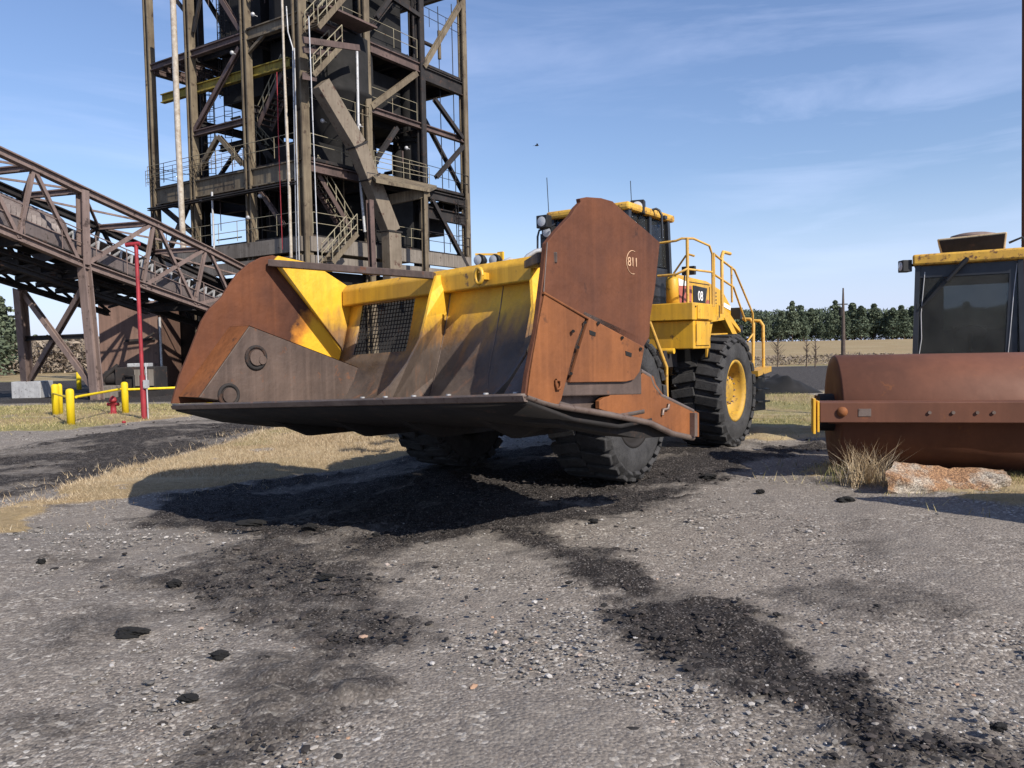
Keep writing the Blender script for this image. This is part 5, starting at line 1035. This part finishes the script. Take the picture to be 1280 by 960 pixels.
# black coal lumps lying on the yard
def coal_lump(px, py, wpx, hpx, lab, seed):
    p = GP(px, py); D_ = p.y; rr_ = np.random.RandomState(seed); bm = bmesh.new(); bmesh.ops.create_icosphere(bm, subdivisions=4, radius=1)
    sx = wpx/FPX*D_/2; sz = hpx/FPX*D_*.5
    for v in bm.verts: 
        q = v.co; k = 1+.8*(float(fbm(np.array([q.x*1.3+seed+q.z*.7]), np.array([q.y*1.3+q.z*1.1]), 1.2, 6, seed, .6)[0])-.5)*2; v.co = V(q.x*sx*k, q.y*sx*.7*k, q.z*sz*k)
    me = bpy.data.meshes.new('coal_lump'); bm.to_mesh(me); me.materials.append(M['coal_shade_black']); o = bpy.data.objects.new('coal_lump', me); col.objects.link(o)
    o.location = p+V(0,0,sz*.35); tag(o, lab, 'coal lump', 'coal lumps lying on the yard')
for i, a in enumerate([(164,793,36,13,'flat black coal lump alone on pale gravel at lower left'), (312,655,32,7,'flat coal flake just in front of the loader shadow'), (387,660,18,9,'rounded coal clod next to the edge of the loader shadow'), (275,820,24,9,'small coal lump on the dark dirt in the left foreground'),
    (470,669,10,5,'lone pebble sized coal piece below the shadow tip'), (742,652,12,5,'small coal piece on the light gravel below the front tyre'), (949,617,10,9,'jagged coal clod on gravel between loader and roller'), (1057,627,18,9,'knobbly coal clod near the left end of the block shadow'), (884,597,18,7,'coal clod beside the loader front tyre track'),
    (218,731,18,9,'coal clod on the streaked dirt at mid left'), (405,721,22,6,'thin coal clod near the middle of the left dark streaks'), (52,703,10,8,'small upright coal chip at the far left'), (236,873,24,9,'smudged coal lump low in the left foreground'), (1248,911,20,11,'chunky coal lump in the lower right corner'), (330,826,14,10,'coal lump beside the small one in the left foreground')]): coal_lump(*a, seed=i+3)

# unseen panel added at the right to cast the shadow across the yard
sh = MB(); sh.prism([V(5.44,6.27,0), V(5.44,6.27,2.0), V(5.46,6.42,2.0), V(5.46,6.42,0)], V(3.0,-.5,0)); tag(sh.build('shadow_panel', M['concrete'], None, bevel=.02), 'unseen panel added right of the yard to cast a shadow beside the slab', 'wall')

# ================================================================== distance
# utility pole
up_ = GP(1054, 459); pb = V(up_.x, up_.y, 0); H_ = PD(1053, 360, up_.y).z; pole = empty('utility_pole', pb, 0, 'thin dark utility pole standing at the edge of the tan field', 'pole')
one('shaft', M['wood'], lambda m: m.tube([pb, pb+V(0,0,H_*.55), pb+V(0,0,H_)], [.16,.13,.05], 8), pole); one('transformer', M['steel_dark'], lambda m: (m.tube([pb+V(-.2,-.1,H_-1.9), pb+V(-.2,-.1,H_-1.3)], .13, 8), m.beam(pb+V(-.35,0,H_-1.1), pb+V(.3,0,H_-1.1), .06, .08)), pole)
# coal pile
pc = GP(985, 493); m = MB(); rows = []
for i in range(15):
    row = []
    for j in range(31):
        a = (j/30-.5)*2; b = (i/14-.5)*2; h = max(0, (1-abs(a)**1.3)*(1-b*b)); h = h*(.75+.5*float(fbm(np.array([a*4]), np.array([b*3]), 1, 3, 4)[0])); row.append(V(pc.x+.3+a*1.25, pc.y+1.5+b*1.3, h*.62-.03))
    rows.append(row)
m.grid(rows); tag(m.build('coal_pile', M['coal_shade_black'], None), 'low black coal pile beyond the loader tyre', 'coal pile')
# trees
def leaf_mat(name, a, b_): return island_mat(name, [(0, a), (.6, b_), (1, tuple(k*1.5 for k in b_))])
LM = [leaf_mat('pine_needles', (.050,.068,.046), (.085,.108,.070)), leaf_mat('pine_needles_light', (.065,.082,.052), (.10,.122,.078)), leaf_mat('brush_twigs', (.13,.10,.08), (.20,.165,.13))]
def pine_meshes(k, h):
    r_ = np.random.RandomState(k); n = 2600; cb = .04+.12*r_.rand(); t = r_.rand(n)**.8; z = h*(cb+(1-cb)*t)
    R_ = h*.24*(1-t)**.5*(.45+.75*r_.rand(14)[np.minimum((t*14).astype(int),13)])+.2; th = r_.rand(n)*6.28; rad = R_*np.sqrt(r_.rand(n)); whorl = np.floor(t*9)
    th = th*.35+whorl*2.4+np.floor(r_.rand(n)*4)*1.57
    x = np.cos(th)*rad; y = np.sin(th)*rad; s = h*.020*(.6+.8*r_.rand(n)); v = np.zeros((n, 4, 3))
    a = r_.normal(0, 1, (n, 3)); a /= np.linalg.norm(a, axis=1)[:, None]; b = r_.normal(0, 1, (n, 3)); b = np.cross(a, b); b /= np.linalg.norm(b, axis=1)[:, None]
    c = np.stack([x, y, z-rad*.12], 1)
    for q, (i, j) in enumerate(((-1,-.5),(1,-.5),(.6,.6),(-.5,.7))): v[:, q] = c+a*s[:, None]*i+b*s[:, None]*j
    return v.reshape(-1, 3), np.arange(4*n).reshape(-1, 4)
protos = []
for k in range(5):
    h = (11, 12.5, 10, 13, 9.5)[k]; root = empty('pine_tree', (0,0,0)); v, f = pine_meshes(k+1, h); cr = raw_mesh('crown', v, f, LM[k % 2]); cr.parent = root
    one('trunk', M['bark'], lambda m: (m.tube([V(0,0,-.3), V(.1,0,h*.5), V(0,.1,h*.95)], [.2,.14,.04], 6, False), [m.tube([V(0,0,h*z_), V(math.cos(z_*40)*h*.14, math.sin(z_*40)*h*.14, h*z_+.3)], .04, 4, False) for z_ in (.3,.4,.5,.6,.7)]), root); protos.append(root)
used_p = set()
def put_tree(k, x, y, s, lab, group=None, name=None, sink=0):
    src = protos[k]
    if k not in used_p: used_p.add(k); r_ = src
    else:
        r_ = src.copy(); col.objects.link(r_)
        for ch_ in [c for c in bpy.data.objects if c.parent == src]: c2 = ch_.copy(); col.objects.link(c2); c2.parent = r_
    r_.location = (x, y, float(gz(np.array([x]), np.array([y]))[0])-sink); q_ = random.uniform(.85, 1.55) if group else 1.25; r_.scale = (s*q_, s*q_, s); r_.rotation_euler = (0, 0, random.uniform(0, 6.28)); tag(r_, lab, 'tree', group); return r_
for i in range(90):
    x_ = 44+i*1.35+random.uniform(-1, 1); put_tree(i % 5, x_, 190+random.uniform(-5, 10), random.choice((.5,.56,.62,.68,.74))*random.uniform(.92,1.06), 'dark green pine in the distant tree line behind the tan field', 'pines along the far edge of the field')
for px_, D_, s, k, lab in ((2,78,.62,3,'tall dark pine at the left edge of the photo'),(17,88,.50,1,'dark pine next to the one at the left edge'),(62,92,.40,0,'low pine seen between the braced conveyor legs'),(82,110,.36,2,'small pine seen right of the leg brace'),(-14,70,.66,4,'pine standing just left of the photo edge'),(47,120,.42,1,'distant pine top seen over the brush by the conveyor leg')):
    put_tree(k, (px_-640)/FPX*D_, D_, s, lab)
# far wood behind the first row, brush line at left, low bushes
def cloud(name, xs, ys, hs, n, size, mat, lab, cat):
    r_ = np.random.RandomState(len(name)); x = r_.uniform(xs[0], xs[1], n); y = r_.uniform(ys[0], ys[1], n); top = hs*(.68+.45*fbm(x, y, .22, 4, 17)); z = gz(x, y)+r_.uniform(0, 1, n)**.7*top
    s = size*(.5+r_.rand(n)); a = r_.normal(0, 1, (n, 3)); a /= np.linalg.norm(a, axis=1)[:, None]; b = np.cross(a, r_.normal(0, 1, (n, 3))); b /= np.linalg.norm(b, axis=1)[:, None]; c = np.stack([x, y, z], 1)
    v = np.stack([c-a*s[:,None], c+b*s[:,None]*.5, c+a*s[:,None]], 1).reshape(-1, 3); o = raw_mesh(name, v, np.arange(3*n).reshape(-1, 3), mat); tag(o, lab, cat, kind='stuff')
cloud('far_wood', (35,190), (192,206), 8.3, 80000, .45, LM[0], 'solid mass of dark pine wood behind the front tree line', 'wood')
cloud('brush', (-150,-25), (84,100), 4.0, 42000, .42, LM[2], 'grey brown leafless brush line far behind the conveyor legs', 'brush')
cloud('far_wood_low', (-260,20), (150,175), 5.5, 26000, .7, LM[0], 'low dark wood on the horizon behind the left brush line', 'wood')
cloud('field_hedge', (18,70), (60,63), .8, 6000, .16, LM[2], 'low dry scrub along the near edge of the tan field', 'scrub')
# bare saplings in the field
for px_, lab in ((972,'bare forked sapling in the tan field right of the loader ladder'),(1008,'bare upright sapling near the middle of the field gap'),(1019,'thinner bare sapling beside the upright one')):
    p = GP(px_, 459); m = MB(); r_ = random.Random(px_); hh = 2.1
    m.tube([p, p+V(.05,0,hh*.6), p+V(0,0,hh)], [.05,.035,.012], 5, False)
    for k in range(26):
        z_ = r_.uniform(.25, .9)*hh; t = r_.uniform(0, 6.28); L_ = (1.1 if px_ == 972 else .55)*r_.uniform(.4, 1); q = p+V(0,0,z_); m.tube([q, q+V(math.cos(t)*L_*.6, math.sin(t)*L_*.6, L_*.6)], [.02,.008], 4, False)
    tag(m.build('sapling', M['bark'], None), lab, 'sapling')
# bird: one continuous mesh
bp_ = PD(671, 182, 130); m = MB(); m.tube([bp_+V(-.35,0,-.02), bp_+V(-.2,0,.02), bp_+V(.1,0,.02), bp_+V(.28,0,.05), bp_+V(.38,0,.04)], [.04,.10,.12,.06,.015], 8)
m.add([bp_+V(-.05,0,.04), bp_+V(.15,0,.04), bp_+V(.2,-.5,.16), bp_+V(.0,-.95,.12), bp_+V(-.1,-.5,.14)], [(0,1,2,4),(4,2,3)]); m.add([bp_+V(-.05,0,.04), bp_+V(.15,0,.04), bp_+V(.25,.5,.22), bp_+V(.1,.95,.28), bp_+V(-.05,.5,.2)], [(0,1,2,4),(4,2,3)]); m.add([bp_+V(-.3,0,0), bp_+V(-.62,-.1,0), bp_+V(-.62,.1,0)], [(0,1,2)])
tag(m.build('bird', M['black'], None), 'small dark bird flying in the blue sky', 'bird')
